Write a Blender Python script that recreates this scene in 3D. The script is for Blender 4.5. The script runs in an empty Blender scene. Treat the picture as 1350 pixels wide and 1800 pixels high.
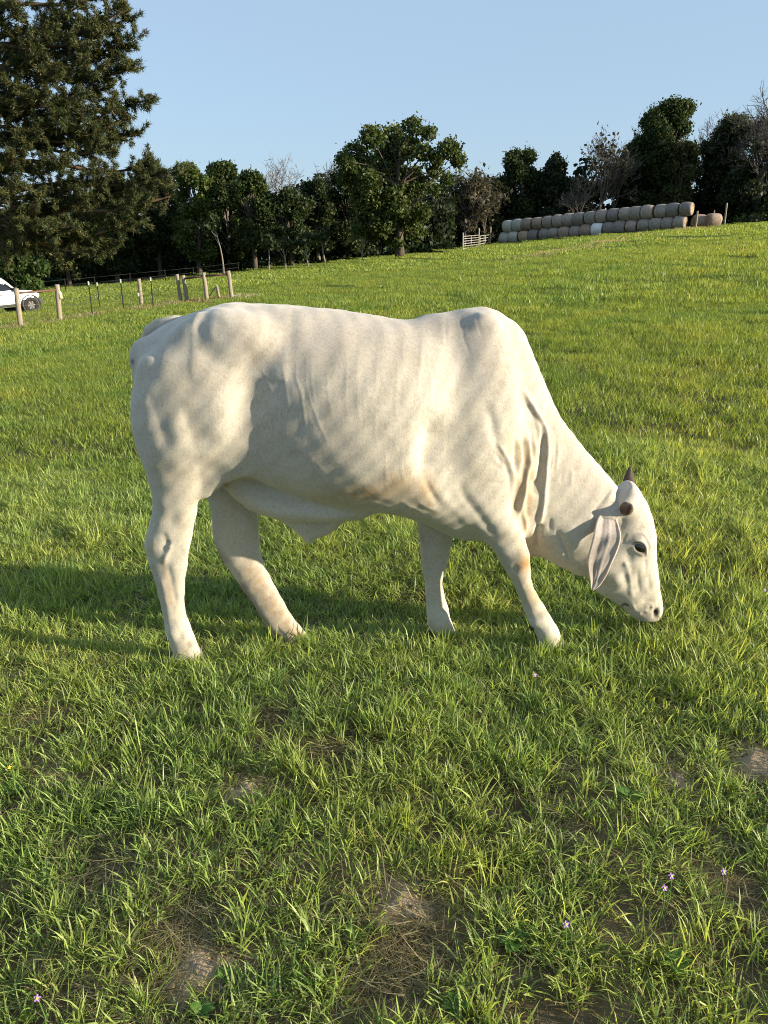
import bpy, bmesh, math, random
import numpy as np
import openvdb as vdb
from mathutils import Vector, Matrix

SC = bpy.context.scene
COL = SC.collection
R = math.radians
rng = np.random.default_rng(7)
random.seed(7)

# ------------------------------------------------------------------ camera
CAM_H, PITCH, FPX = 1.55, R(19.2), 1352.0
cam_d = bpy.data.cameras.new('camera')
cam_d.sensor_fit = 'VERTICAL'
cam_d.sensor_height = 36.0
cam_d.lens = 36.0 * FPX / 1800.0
cam_d.clip_start, cam_d.clip_end = 0.05, 6000.0
cam = bpy.data.objects.new('camera', cam_d)
COL.objects.link(cam)
cam.location = (0, 0, CAM_H)
cam.rotation_euler = (R(90) - PITCH, 0, 0)
SC.camera = cam

# ------------------------------------------------------------------ sky, sun, exposure
SUN_EL, SUN_AZ = R(15.5), R(17)          # azimuth from +X towards the viewer
world = bpy.data.worlds.new('World')
SC.world = world
world.use_nodes = True
wn = world.node_tree.nodes
sky = wn.new('ShaderNodeTexSky')
sky.sky_type = 'NISHITA'
sky.sun_disc = False
sky.sun_elevation = SUN_EL
sky.sun_rotation = R(90) + SUN_AZ
sky.air_density, sky.dust_density, sky.ozone_density = 1.0, 1.0, 4.0
sky.altitude = 100
wn['Background'].inputs['Strength'].default_value = 0.109
hazy = wn.new('ShaderNodeMix'); hazy.data_type = 'RGBA'; hazy.blend_type = 'MIX'
hazy.inputs['Factor'].default_value = 0.7
hazy.inputs[7].default_value = (2.15, 2.78, 3.42, 1)      # even pale summer haze over the whole dome
world.node_tree.links.new(sky.outputs['Color'], hazy.inputs[6])
world.node_tree.links.new(hazy.outputs[2], wn['Background'].inputs['Color'])
sun_d = bpy.data.lights.new('sun', 'SUN')
sun_d.energy = 5.0
sun_d.angle = R(0.55)
sun_d.color = (1.0, 0.87, 0.66)
sun = bpy.data.objects.new('sun', sun_d)
COL.objects.link(sun)
sun_dir = Vector((math.cos(SUN_AZ) * math.cos(SUN_EL), -math.sin(SUN_AZ) * math.cos(SUN_EL), math.sin(SUN_EL)))
sun.rotation_euler = sun_dir.to_track_quat('Z', 'Y').to_euler()
SC.view_settings.view_transform = 'Standard'
SC.view_settings.look = 'None'
SC.view_settings.gamma = 1.0
SC.view_settings.exposure = 1.1
SC.view_settings.use_curve_mapping = False
SC.cycles.max_bounces = 8
SC.cycles.transparent_max_bounces = 8
SC.cycles.use_denoising = True
SC.cycles.denoiser = 'OPENIMAGEDENOISE'
SC.cycles.denoising_input_passes = 'RGB_ALBEDO_NORMAL'
SC.cycles.denoising_prefilter = 'NONE'
SC.cycles.filter_width = 1.0

# ------------------------------------------------------------------ helpers
def ray(u, v):
    x, y = (u - 675.0) / FPX, (900.0 - v) / FPX
    c, s = math.cos(PITCH), math.sin(PITCH)
    return np.array((x, c + y * s, -s + y * c))

def on_plane(u, v, yp):
    d = ray(u, v)
    t = yp / d[1]
    return np.array((d[0] * t, yp, CAM_H + d[2] * t))

def project(P):
    c, s = math.cos(PITCH), math.sin(PITCH)
    x, y, z = P[:, 0], P[:, 1], P[:, 2] - CAM_H
    dep = y * c - z * s
    up = y * s + z * c
    return 675 + FPX * x / dep, 900 - FPX * up / dep

def sstep(a, b, x):
    t = np.clip((x - a) / (b - a), 0, 1)
    return t * t * (3 - 2 * t)

_gp = np.random.default_rng(3)
_GW = [(_gp.uniform(0, 6.28), _gp.uniform(0, 6.28), a, l) for a, l in
       ((0.045, 37.), (0.030, 23.), (0.020, 11.), (0.02, 5.5), (0.012, 2.3), (0.010, 1.3), (0.006, .7))]

def gz(x, y):
    """Height of the ground: a field that climbs to the right."""
    x = np.asarray(x, float); y = np.asarray(y, float)
    s = 0.05 + 0.046 * sstep(3, 28, y)
    xs = 75 * np.tanh(x / 75)
    far = np.hypot(x, y)
    z = s * xs
    amp = sstep(4, 14, far)
    for i, (p, th, a, l) in enumerate(_GW):
        w = amp if l > 4 else 1.0
        z = z + w * a * np.sin((x * math.cos(th) + y * math.sin(th)) * 6.28 / l + p) * np.cos((x * math.sin(th) - y * math.cos(th)) * 4.1 / l + 2 * p)
    z = z - 0.055 * np.exp(-((y - 3.1) / 0.42) ** 2) * np.exp(-((x) / 1.4) ** 2)
    return z

def at_ground(u, v):
    d = ray(u, v)
    t = 0.2
    for k in range(4000):
        p = d * t
        if CAM_H + p[2] < gz(p[0], p[1]): break
        t *= 1.004
    lo, hi = t / 1.004, t
    for k in range(30):
        m = (lo + hi) / 2
        if CAM_H + d[2] * m < gz(d[0] * m, d[1] * m): hi = m
        else: lo = m
    return np.array((d[0] * lo, d[1] * lo, CAM_H + d[2] * lo))

def mesh_from(name, V, F, mat=None, smooth=False):
    me = bpy.data.meshes.new(name)
    V = np.asarray(V, np.float32)
    if isinstance(F, np.ndarray):
        n, k = F.shape
        me.vertices.add(len(V)); me.vertices.foreach_set('co', V.ravel())
        me.loops.add(n * k); me.loops.foreach_set('vertex_index', F.astype(np.int32).ravel())
        me.polygons.add(n); me.polygons.foreach_set('loop_start', np.arange(0, n * k, k, dtype=np.int32))
        me.update(calc_edges=True)
    else:
        me.from_pydata(V.tolist(), [], [list(f) for f in F]); me.update()
    if smooth:
        me.polygons.foreach_set('use_smooth', np.ones(len(me.polygons), bool))
    if mat: me.materials.append(mat)
    return me

def link(name, data, parent=None, loc=None):
    o = bpy.data.objects.new(name, data)
    COL.objects.link(o)
    if parent is not None: o.parent = parent
    if loc is not None: o.location = loc
    return o

def tag(o, label=None, cat=None, group=None, kind=None):
    if label: o['label'] = label
    if cat: o['category'] = cat
    if group: o['group'] = group
    if kind: o['kind'] = kind
    return o

def thing(name, loc, label, cat, group=None, rz=0.0):
    o = link(name, None); o.location = loc; o.rotation_euler = (0, 0, rz)
    o.empty_display_size = 0.1
    return tag(o, label, cat, group)

class MB:
    """Collects boxes, tubes and loose polygons for ONE mesh."""
    def __init__(s): s.V, s.F = [], []
    def add(s, V, F):
        b = len(s.V); s.V += [tuple(v) for v in V]; s.F += [tuple(i + b for i in f) for f in F]; return s
    def box(s, c, d, rot=None, bev=0.0):
        x, y, z = d[0] / 2, d[1] / 2, d[2] / 2
        V = [Vector((a * x, b * y, e * z)) for e in (-1, 1) for b in (-1, 1) for a in (-1, 1)]
        if rot is not None: V = [rot @ v for v in V]
        V = [v + Vector(c) for v in V]
        return s.add(V, [(0, 2, 3, 1), (4, 5, 7, 6), (0, 1, 5, 4), (2, 6, 7, 3), (0, 4, 6, 2), (1, 3, 7, 5)])
    def tube(s, pts, rad, n=8, cap=True, jit=0.0):
        pts = [Vector(p) for p in pts]
        if not hasattr(rad, '__len__'): rad = [rad] * len(pts)
        V, F = [], []
        prev = None
        for i, p in enumerate(pts):
            t = (pts[min(i + 1, len(pts) - 1)] - pts[max(i - 1, 0)]).normalized()
            if prev is None:
                a = t.orthogonal().normalized()
            else:
                a = (prev - t * prev.dot(t)).normalized()
            prev = a; b = t.cross(a)
            for k in range(n):
                an = 2 * math.pi * k / n
                rr = rad[i] * (1 + (random.uniform(-jit, jit) if jit else 0))
                V.append(p + (a * math.cos(an) + b * math.sin(an)) * rr)
        for i in range(len(pts) - 1):
            for k in range(n):
                k2 = (k + 1) % n
                F.append((i * n + k, i * n + k2, (i + 1) * n + k2, (i + 1) * n + k))
        if cap:
            F.append(tuple(reversed(range(n)))); F.append(tuple(range((len(pts) - 1) * n, len(pts) * n)))
        return s.add(V, F)
    def build(s, name, mat, parent=None, smooth=False, loc=None):
        me = mesh_from(name, s.V, s.F, mat, smooth)
        return link(name, me, parent, loc)

# ---- node helper
class NT:
    def __init__(s, name):
        s.m = bpy.data.materials.new(name); s.m.use_nodes = True
        s.t = s.m.node_tree; s.n = s.t.nodes
        s.p = s.n['Principled BSDF']; s.out = s.n['Material Output']
    def N(s, typ, **kw):
        nd = s.n.new('ShaderNode' + typ)
        for k, v in kw.items():
            if k in nd.inputs: nd.inputs[k].default_value = v
            else: setattr(nd, k, v)
        return nd
    def L(s, a, b): s.t.links.new(a, b)
    def noise(s, scale, detail=4, rough=.55, vec=None, dist=0.0):
        nd = s.N('TexNoise'); nd.inputs['Scale'].default_value = scale; nd.inputs['Detail'].default_value = detail
        nd.inputs['Roughness'].default_value = rough; nd.inputs['Distortion'].default_value = dist
        if vec is not None: s.L(vec, nd.inputs['Vector'])
        return nd.outputs['Fac']
    def ramp(s, fac, stops, interp='LINEAR'):
        nd = s.N('ValToRGB'); cr = nd.color_ramp; cr.interpolation = interp
        while len(cr.elements) < len(stops): cr.elements.new(0.5)
        for e, (p, c) in zip(cr.elements, stops):
            e.position = p; e.color = (*c, 1) if len(c) == 3 else c
        s.L(fac, nd.inputs['Fac']); return nd.outputs['Color']
    def mix(s, fac, a, b, mode='MIX'):
        nd = s.N('Mix', data_type='RGBA', blend_type=mode)
        for key, v in (('Factor', fac), ('A', a), ('B', b)):
            sock = [i for i in nd.inputs if i.name == key and i.enabled][0]
            if hasattr(v, 'links'): s.L(v, sock)
            elif key == 'Factor': sock.default_value = v
            else: sock.default_value = (*v, 1) if len(v) == 3 else v
        return [o for o in nd.outputs if o.enabled][0]
    def math(s, op, a, b=0.0):
        nd = s.N('Math', operation=op)
        for i, v in enumerate((a, b)):
            if hasattr(v, 'links'): s.L(v, nd.inputs[i])
            else: nd.inputs[i].default_value = v
        return nd.outputs[0]
    def bump(s, h, strength=.3, dist=.01):
        nd = s.N('Bump'); nd.inputs['Strength'].default_value = strength; nd.inputs['Distance'].default_value = dist
        s.L(h, nd.inputs['Height']); s.L(nd.outputs['Normal'], s.p.inputs['Normal'])
    def coord(s, which='Object', scale=None):
        c = s.N('TexCoord').outputs[which]
        if scale:
            mp = s.N('Mapping'); mp.inputs['Scale'].default_value = scale; s.L(c, mp.inputs['Vector']); c = mp.outputs['Vector']
        return c
    def base(s, v):
        if hasattr(v, 'links'): s.L(v, s.p.inputs['Base Color'])
        else: s.p.inputs['Base Color'].default_value = (*v, 1)
    def set(s, **kw):
        for k, v in kw.items(): s.p.inputs[k.replace('_', ' ')].default_value = v
        return s

def simple_mat(name, col, rough=.6, var=.25, scale=20, metal=0.0, bump=0.0, spec=.3):
    t = NT(name); c = t.coord()
    n = t.noise(scale, 5, .6, c)
    t.base(t.mix(n, tuple(x * (1 - var) for x in col), tuple(min(1, x * (1 + var)) for x in col)))
    t.set(Roughness=rough, Metallic=metal, Specular_IOR_Level=spec)
    if bump: t.bump(n, bump, .01)
    return t.m
# ------------------------------------------------------------------ ground
def graded(lo, hi, fine_lo, fine_hi, step, grow=1.12, smax=60):
    a = list(np.arange(fine_lo, fine_hi + 1e-6, step))
    s, x = step, fine_hi
    while x < hi: s = min(s * grow, smax); x += s; a.append(x)
    s, x = step, fine_lo
    while x > lo: s = min(s * grow, smax); x -= s; a.insert(0, x)
    return np.array(a)

def grid_sheet(xs, ys, dz=0.0):
    X, Y = np.meshgrid(xs, ys)
    Z = gz(X, Y) + dz
    V = np.stack([X.ravel(), Y.ravel(), Z.ravel()], 1)
    nx, ny = len(xs), len(ys)
    i = (np.arange(ny - 1)[:, None] * nx + np.arange(nx - 1)[None]).ravel()
    F = np.stack([i, i + 1, i + nx + 1, i + nx], 1)
    return V, F

t = NT('pasture_soil'); c = t.coord()
n1 = t.noise(.35, 6, .6, c); n2 = t.noise(4, 6, .65, c); n3 = t.noise(60, 4, .6, c)
col = t.ramp(n2, [(.32, (.060, .046, .024)), (.5, (.11, .085, .046)), (.7, (.25, .19, .115))])
far_c = t.ramp(t.noise(.08, 5, .6, c), [(.3, (.12, .155, .03)), (.7, (.165, .20, .04))])
far_c = t.mix(t.math('MULTIPLY', n3, .6), far_c, (.035, .06, .012))
vl = t.N('VectorMath', operation='LENGTH'); t.L(c, vl.inputs[0])
mr = t.N('MapRange'); mr.inputs['From Min'].default_value = 5; mr.inputs['From Max'].default_value = 14
t.L(vl.outputs['Value'], mr.inputs['Value'])
t.base(t.mix(mr.outputs[0], col, far_c)); t.set(Roughness=.95, Specular_IOR_Level=.1)
t.bump(t.math('ADD', n2, t.math('MULTIPLY', n3, .4)), .8, .03)
SOIL = t.m
V, F = grid_sheet(graded(-1500, 1500, -4, 4, .1), graded(-900, 2500, .4, 6, .1))
g = link('ground', mesh_from('ground', V, F, SOIL, True)); tag(g, kind='structure')
# ------------------------------------------------------------------ the bull
Y0 = 2.86                                  # mid plane of the animal
VOX = 0.0056

def catmull(P, m):
    P = np.asarray(P, float)
    Q = np.vstack([2 * P[0] - P[1], P, 2 * P[-1] - P[-2]])
    out = []
    for i in range(1, len(Q) - 2):
        for k in range(m):
            t = k / m
            a, b, c_, d = Q[i - 1], Q[i], Q[i + 1], Q[i + 2]
            out.append(.5 * (2 * b + (c_ - a) * t + (2 * a - 5 * b + 4 * c_ - d) * t * t + (3 * b - a - 3 * c_ + d) * t ** 3))
    out.append(Q[-2])
    return np.array(out)

def loft(st, shrink=1.0, k=0.0, n=2.0, seg=36, m=6, mirror=False, cap=0.0):
    """st: rows (uA,vA,uB,vB,half width,y offset); closed tube through outline pairs traced on the animal's own planes."""
    rows = []
    for s in st:
        uA, vA, uB, vB, w = s[:5]; yo = s[5] if len(s) > 5 else 0.0
        A = on_plane(uA, vA, Y0 + yo); B = on_plane(uB, vB, Y0 + yo)
        rows.append([A[0], A[2], B[0], B[2], w, yo])
    rows = np.array(rows)
    if cap:
        def end(a, b):
            ca, cb = (a[:2] + a[2:4]) / 2, (b[:2] + b[2:4]) / 2
            d = (ca - cb) / max(np.linalg.norm(ca - cb), 1e-6)
            out = []
            for f, q in ((.55, .80), (.95, .35)):
                c2 = ca + d * cap * f; h2 = (a[:2] - a[2:4]) / 2 * q
                out.append(np.r_[c2 + h2, c2 - h2, a[4] * q, a[5]])
            return out
        e0, e1 = end(rows[0], rows[1]), end(rows[-1], rows[-2])
        rows = np.vstack([e0[1], e0[0], rows, e1[0], e1[1]])
    C = catmull(rows, m)
    th = np.linspace(0, 2 * np.pi, seg, endpoint=False)
    ct, sn = np.cos(th), np.sin(th)
    e = 2.0 / n
    ce = np.sign(ct) * np.abs(ct) ** e; se = np.sign(sn) * np.abs(sn) ** e
    V = []
    for a in C:
        cx, cz = (a[0] + a[2]) / 2, (a[1] + a[3]) / 2
        hx, hz = (a[0] - a[2]) / 2 * shrink, (a[1] - a[3]) / 2 * shrink
        w = max(a[4], .004)
        V.append(np.stack([cx + hx * ce, (Y0 + a[5]) + w * se * (1 - k * ct), cz + hz * ce], 1))
    N = len(C)
    V = np.concatenate(V + [V[0].mean(0, keepdims=True), V[-1].mean(0, keepdims=True)])
    F = []
    i = np.arange(seg); j = (i + 1) % seg
    for r in range(N - 1):
        F.append(np.stack([r * seg + i, r * seg + j, (r + 1) * seg + j, (r + 1) * seg + i], 1))
    Q = np.concatenate(F)
    c0, c1 = N * seg, N * seg + 1
    T = np.concatenate([np.stack([np.full(seg, c0), j, i], 1), np.stack([np.full(seg, c1), (N - 1) * seg + i, (N - 1) * seg + j], 1)])
    # orient outward
    tris = np.concatenate([Q[:, [0, 1, 2]], Q[:, [0, 2, 3]], T])
    vol = np.einsum('ij,ij->i', V[tris[:, 0]], np.cross(V[tris[:, 1]], V[tris[:, 2]])).sum()
    if vol < 0: Q = Q[:, ::-1]; T = T[:, ::-1]
    if mirror:
        V = V.copy(); V[:, 1] = 2 * Y0 - V[:, 1]; Q = Q[:, ::-1]; T = T[:, ::-1]
    return V, T, Q

def ball(u, v, yo, rx, ry, rz, rot=0.0):
    c_ = on_plane(u, v, Y0 + yo)
    seg, ring = 20, 12
    V = [(0, 0, 1)]
    for r in range(1, ring):
        for s_ in range(seg):
            a, b = math.pi * r / ring, 2 * math.pi * s_ / seg
            V.append((math.sin(a) * math.cos(b), math.sin(a) * math.sin(b), math.cos(a)))
    V.append((0, 0, -1))
    V = np.array(V) * (rx, ry, rz)
    cr, sr = math.cos(rot), math.sin(rot)
    V = np.stack([V[:, 0] * cr - V[:, 2] * sr, V[:, 1], V[:, 0] * sr + V[:, 2] * cr], 1) + c_
    T, Q = [], []
    for s_ in range(seg):
        n_ = (s_ + 1) % seg
        T.append((0, 1 + s_, 1 + n_))
        b = 1 + (ring - 2) * seg
        T.append((len(V) - 1, b + n_, b + s_))
        for r in range(ring - 2):
            Q.append((1 + r * seg + s_, 1 + (r + 1) * seg + s_, 1 + (r + 1) * seg + n_, 1 + r * seg + n_))
    return V, np.array(T), np.array(Q)

TORSO = [(250, 606, 240, 680, .07), (262, 588, 258, 740, .12), (300, 563, 300, 790, .185), (345, 546, 345, 815, .225), (400, 530, 398, 830, .243),
         (450, 532, 448, 836, .238), (510, 534, 510, 858, .262), (570, 539, 572, 878, .295), (630, 547, 632, 889, .312), (690, 557, 692, 896, .308),
         (740, 561, 745, 914, .288), (785, 562, 800, 942, .240), (825, 566, 850, 948, .205), (875, 605, 893, 950, .172), (915, 660, 920, 935, .145), (938, 720, 932, 880, .09)]
HUMP = [(755, 561, 775, 640, .07), (790, 553, 805, 660, .095), (825, 542, 832, 680, .105), (860, 541, 860, 690, .108), (893, 558, 885, 700, .10), (918, 588, 905, 710, .08), (934, 630, 915, 730, .07), (950, 680, 925, 750, .05)]
NECK = [(905, 590, 850, 800, .10), (940, 658, 885, 890, .120), (978, 721, 920, 935, .112), (1022, 780, 945, 968, .102), (1060, 824, 975, 988, .097), (1084, 853, 1015, 1010, .092), (1105, 890, 1055, 1010, .07)]
DEWLAP = [(1000, 930, 985, 994, .022), (965, 920, 957, 978, .026), (940, 900, 931, 980, .030), (915, 880, 905, 968, .04), (885, 880, 875, 955, .06)]
HEAD = [(1108, 846, 1084, 868, .055), (1119, 853, 1066, 915, .078), (1138, 886, 1048, 960, .092), (1150, 925, 1038, 1000, .096), (1152, 962, 1042, 1032, .090), (1155, 1000, 1066, 1049, .074),
        (1159, 1035, 1084, 1060, .062), (1164, 1057, 1095, 1068, .058), (1164, 1072, 1105, 1080, .054), (1157, 1086, 1120, 1088, .044)]
HIND_N = [(428, 650, 250, 640, .07, -.145), (428, 700, 232, 715, .092, -.150), (402, 765, 242, 780, .092, -.148), (370, 815, 257, 828, .080, -.140), (353, 858, 266, 865, .067, -.130), (346, 900, 268, 897, .056, -.120),
          (340, 935, 258, 936, .050, -.112), (334, 962, 253, 957, .046, -.106), (329, 995, 263, 993, .039, -.10), (325, 1033, 275, 1032, .035, -.095), (326, 1072, 285, 1070, .035, -.09), (335, 1104, 290, 1106, .042, -.09),
          (346, 1130, 300, 1134, .043, -.09), (357, 1152, 308, 1156, .046, -.09), (362, 1172, 312, 1176, .048, -.09)]
HIND_F = [(460, 740, 300, 760, .085, .14), (460, 800, 325, 815, .080, .14), (456, 850, 350, 850, .070, .135), (454, 890, 369, 888, .060, .125), (454, 925, 373, 918, .054, .115), (457, 958, 376, 953, .049, .105), (464, 992, 394, 988, .043, .095),
          (479, 1022, 417, 1022, .038, .085), (497, 1055, 441, 1056, .035, .078), (513, 1082, 460, 1086, .036, .07), (530, 1104, 476, 1112, .042, .07), (545, 1122, 490, 1132, .043, .07), (556, 1140, 505, 1150, .046, .07), (562, 1160, 510, 1168, .048, .07)]
FORE_N = [(905, 740, 800, 720, .055, -.15), (902, 800, 778, 800, .068, -.155), (896, 850, 768, 858, .068, -.162), (900, 893, 790, 895, .062, -.155), (911, 922, 822, 922, .055, -.142), (923, 946, 845, 946, .050, -.12),
          (931, 972, 866, 966, .047, -.115), (932, 997, 885, 998, .042, -.105), (935, 1022, 900, 1022, .035, -.10), (945, 1045, 910, 1044, .033, -.095), (957, 1065, 919, 1069, .036, -.09), (969, 1085, 928, 1091, .042, -.09), (979, 1101, 937, 1106, .043, -.09),
          (985, 1117, 944, 1122, .046, -.09), (990, 1136, 948, 1140, .048, -.09)]
FORE_F = [(820, 850, 722, 850, .06, .12), (802, 915, 731, 915, .054, .115), (795, 946, 737, 950, .049, .105), (791, 975, 740, 981, .046, .10), (784, 998, 743, 1003, .041, .09), (778, 1020, 746, 1021, .035, .085),
          (781, 1043, 748, 1045, .033, .08), (787, 1066, 749, 1070, .036, .075), (792, 1088, 751, 1095, .042, .07), (799, 1104, 757, 1112, .043, .07), (805, 1120, 765, 1125, .046, .07), (810, 1138, 769, 1142, .048, .07)]
SCAP = [(878, 590, 828, 590, .035, -.085), (898, 650, 810, 655, .055, -.125), (910, 720, 792, 730, .062, -.155), (908, 790, 780, 800, .064, -.165), (895, 850, 772, 860, .05, -.160)]
THIGH = [(420, 590, 300, 600, .055, -.135), (432, 650, 262, 660, .07, -.15), (425, 710, 246, 730, .08, -.155), (400, 765, 252, 785, .075, -.15)]
UNDER = [(415, 800, 390, 852, .07), (455, 830, 440, 893, .10), (510, 850, 500, 908, .13), (570, 860, 560, 908, .15), (640, 860, 630, 905, .15)]
SHEATH = [(476, 880, 458, 901, .034), (500, 890, 494, 916, .036), (528, 895, 522, 936, .036), (546, 895, 542, 957, .032), (558, 895, 556, 947, .034), (580, 895, 580, 938, .036), (600, 890, 601, 920, .032), (622, 885, 618, 901, .015)]
FLANK = [(330, 780, 330, 850, .03, -.135), (365, 770, 362, 876, .024, -.145), (395, 770, 395, 853, .024, -.16), (437, 760, 437, 835, .03, -.17), (485, 790, 485, 850, .05, -.15)]

parts = []   # (mesh, blend radius)
parts.append((loft(TORSO, .985, .12, 2.25, 64), .03))
parts.append((loft(HUMP, 1, .1, 2.1, cap=.04), .08))
parts.append((loft(NECK, 1, .12, 2.1, cap=.06), .07))
parts.append((loft(DEWLAP, 1, 0, 2.2), .025))
parts.append((loft(HEAD, 1, -.05, 2.4), .022))
for mir in (False, True):
    parts.append((loft(SCAP, 1, 0, 2.2, mirror=mir, cap=.07), .06))
    parts.append((loft(THIGH, 1, 0, 2.1, mirror=mir, cap=.09), .06))
    parts.append((loft(FLANK, 1, 0, 2.0, mirror=mir, cap=.03), .05))
parts.append((loft(UNDER, 1, 0, 2.0, cap=.05), .05))
parts.append((loft(SHEATH, 1, 0, 2.0), .022))
parts.append((loft(HIND_N, 1, 0, 2.1, cap=.05), .05))
parts.append((loft(HIND_F, 1, 0, 2.1, cap=.05), .04))
parts.append((loft(FORE_N, 1, 0, 2.1, cap=.05), .022))
parts.append((loft(FORE_F, 1, 0, 2.1, cap=.05), .04))
for sg in (-1, 1):
    parts.append((ball(424, 592, sg * .160, .085, .05, .06), .10))            # hook bones
    parts.append((ball(252, 628, sg * .07, .045, .040, .06), .05))           # pin bones
    parts.append((ball(1125, 955, sg * .072, .042, .030, .038), .035))         # eye sockets
    parts.append((ball(1101, 893, sg * .072, .034, .024, .034), .025))        # horn bases
    parts.append((ball(1072, 908, sg * .074, .035, .024, .03), .025))          # ear roots
    parts.append((ball(1068, 990, sg * .062, .07, .034, .08, .5), .03))       # cheeks
    parts.append((ball(1110, 1050, sg * .04, .04, .026, .045), .025))         # lips

lo = np.array((-1.08, Y0 - .45, -.14)); hi = np.array((1.30, Y0 + .45, 1.48))
dims = np.ceil((hi - lo) / VOX).astype(int)
BW = 12
grid = np.full(tuple(dims), BW * VOX, np.float32)
for (Vp, Tp, Qp), rad in parts:
    I = (Vp - lo) / VOX
    a = np.maximum(np.floor(I.min(0)).astype(int) - BW - 1, 0); b = np.minimum(np.ceil(I.max(0)).astype(int) + BW + 2, dims)
    tr = vdb.createLinearTransform(1.0)
    G = vdb.FloatGrid.createLevelSetFromPolygons((I).astype(np.float32), triangles=Tp.astype(np.uint32), quads=Qp.astype(np.uint32), transform=tr, halfWidth=float(BW))
    arr = np.empty(tuple(b - a), np.float32)
    G.copyToArray(arr, ijk=tuple(int(q) for q in a))
    arr *= VOX
    sl = tuple(slice(int(p), int(q)) for p, q in zip(a, b))
    g0 = grid[sl]
    h = np.clip(.5 + .5 * (g0 - arr) / rad, 0, 1)
    grid[sl] = g0 * (1 - h) + arr * h - rad * h * (1 - h)
OG = vdb.FloatGrid(BW * VOX)
OG.copyFromArray(grid)
BV, BQ = OG.convertToQuads(isovalue=0.0)
BV = BV.astype(float) * VOX + lo
BQ = BQ.astype(np.int64)

def neighbours(nv, Q):
    e = np.concatenate([Q[:, [0, 1]], Q[:, [1, 2]], Q[:, [2, 3]], Q[:, [3, 0]]])
    e = np.unique(np.sort(e, 1), axis=0)
    return e
EDG = neighbours(len(BV), BQ)
DEG = np.bincount(EDG.ravel(), minlength=len(BV)).astype(float)[:, None]
def smooth_v(X, it, lam=.5):
    X = X.copy()
    for _ in range(it):
        S = np.zeros_like(X)
        for k in range(X.shape[1]):
            S[:, k] = np.bincount(EDG[:, 0], X[EDG[:, 1], k], len(X)) + np.bincount(EDG[:, 1], X[EDG[:, 0], k], len(X))
        X += lam * (S / np.maximum(DEG, 1) - X)
    return X
def normals(X):
    n = np.cross(X[BQ[:, 2]] - X[BQ[:, 0]], X[BQ[:, 3]] - X[BQ[:, 1]])
    N = np.zeros_like(X)
    for c4 in range(4):
        for k in range(3): N[:, k] += np.bincount(BQ[:, c4], n[:, k], len(X))
    return N / np.maximum(np.linalg.norm(N, axis=1, keepdims=True), 1e-12)
# signed volume test for winding
tv = np.einsum('ij,ij->i', BV[BQ[:, 0]], np.cross(BV[BQ[:, 1]], BV[BQ[:, 2]])).sum()
if tv < 0: BQ = BQ[:, ::-1].copy()
BV = smooth_v(BV, 9)

# ---- relief: muscles, hollows, skin folds and wrinkles drawn on the animal's side (near side, mirrored to the far side of the trunk)
def side_uv(X):
    return project(X)
def poly_dist(U, V_, pts):
    """distance to a polyline, signed side (+ = right of travel as seen, i.e. towards image left when going down) and position along it"""
    pts = catmull(pts, 5) if len(pts) > 2 else np.asarray(pts, float)
    d = np.full(len(U), 1e9); sd = np.zeros(len(U)); tt = np.zeros(len(U))
    L = np.r_[0, np.cumsum(np.hypot(*np.diff(pts, axis=0).T))]
    for i in range(len(pts) - 1):
        a, b = pts[i], pts[i + 1]; e = b - a; l2 = max(e @ e, 1e-9)
        s_ = np.clip(((U - a[0]) * e[0] + (V_ - a[1]) * e[1]) / l2, 0, 1)
        dx, dy = U - a[0] - s_ * e[0], V_ - a[1] - s_ * e[1]
        dd = np.hypot(dx, dy); k = dd < d
        cr = e[0] * (V_ - a[1]) - e[1] * (U - a[0])
        d[k] = dd[k]; sd[k] = (np.sign(cr) * dd)[k]; tt[k] = ((L[i] + s_ * (L[i + 1] - L[i])) / L[-1])[k]
    return d, sd, tt

class Relief:
    def __init__(s, U, V_):
        s.U, s.V = U, V_; s.h = np.zeros(len(U))
    def near(s, pts, m):
        p = np.asarray(pts, float)
        return np.where((s.U > p[:, 0].min() - m) & (s.U < p[:, 0].max() + m) & (s.V > p[:, 1].min() - m) & (s.V < p[:, 1].max() + m))[0]
    def fade(s, t, f):
        return sstep(0, f, t) * sstep(0, f, 1 - t) if f > 0 else 1.0
    def ridge(s, amp, w, pts, wl=None, fade=.25):
        """amp in mm; w px on the image-right side, wl on the image-left side (going down)"""
        k = s.near(pts, 4 * max(w, wl or 0))
        d, sd, t = poly_dist(s.U[k], s.V[k], pts)
        ww = np.where(sd > 0, wl or w, w)
        if max(w, wl or 0) >= 10: amp = amp * .62
        s.h[k] += amp * 1e-3 * np.exp(-(d / ww) ** 2) * s.fade(t, fade)
    def step(s, up, wu, dn, wd, w0, pts, fade=.2):
        """image-left side (going down) raised by up, image-right side sunk by dn"""
        k = s.near(pts, 3.5 * max(wu, wd))
        d, sd, t = poly_dist(s.U[k], s.V[k], pts)
        hh = np.where(sd > 0, up * np.exp(-(d / wu) ** 1.5), -dn * np.exp(-(d / wd) ** 1.5))
        bl = .5 + .5 * np.tanh(sd / w0)
        hh = (up * np.exp(-(np.maximum(sd, 0) / wu) ** 1.5)) * bl - (dn * np.exp(-(np.maximum(-sd, 0) / wd) ** 1.5)) * (1 - bl)
        s.h[k] += 1e-3 * hh * s.fade(t, fade)
    def blob(s, amp, u, v, ru, rv, rot=0.0):
        c_, n_ = math.cos(rot), math.sin(rot)
        x, y = s.U - u, s.V - v
        a = (x * c_ + y * n_) / ru; b = (-x * n_ + y * c_) / rv
        if min(ru, rv) >= 10: amp = amp * .7
        s.h += amp * 1e-3 * np.exp(-(a * a + b * b))

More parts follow.
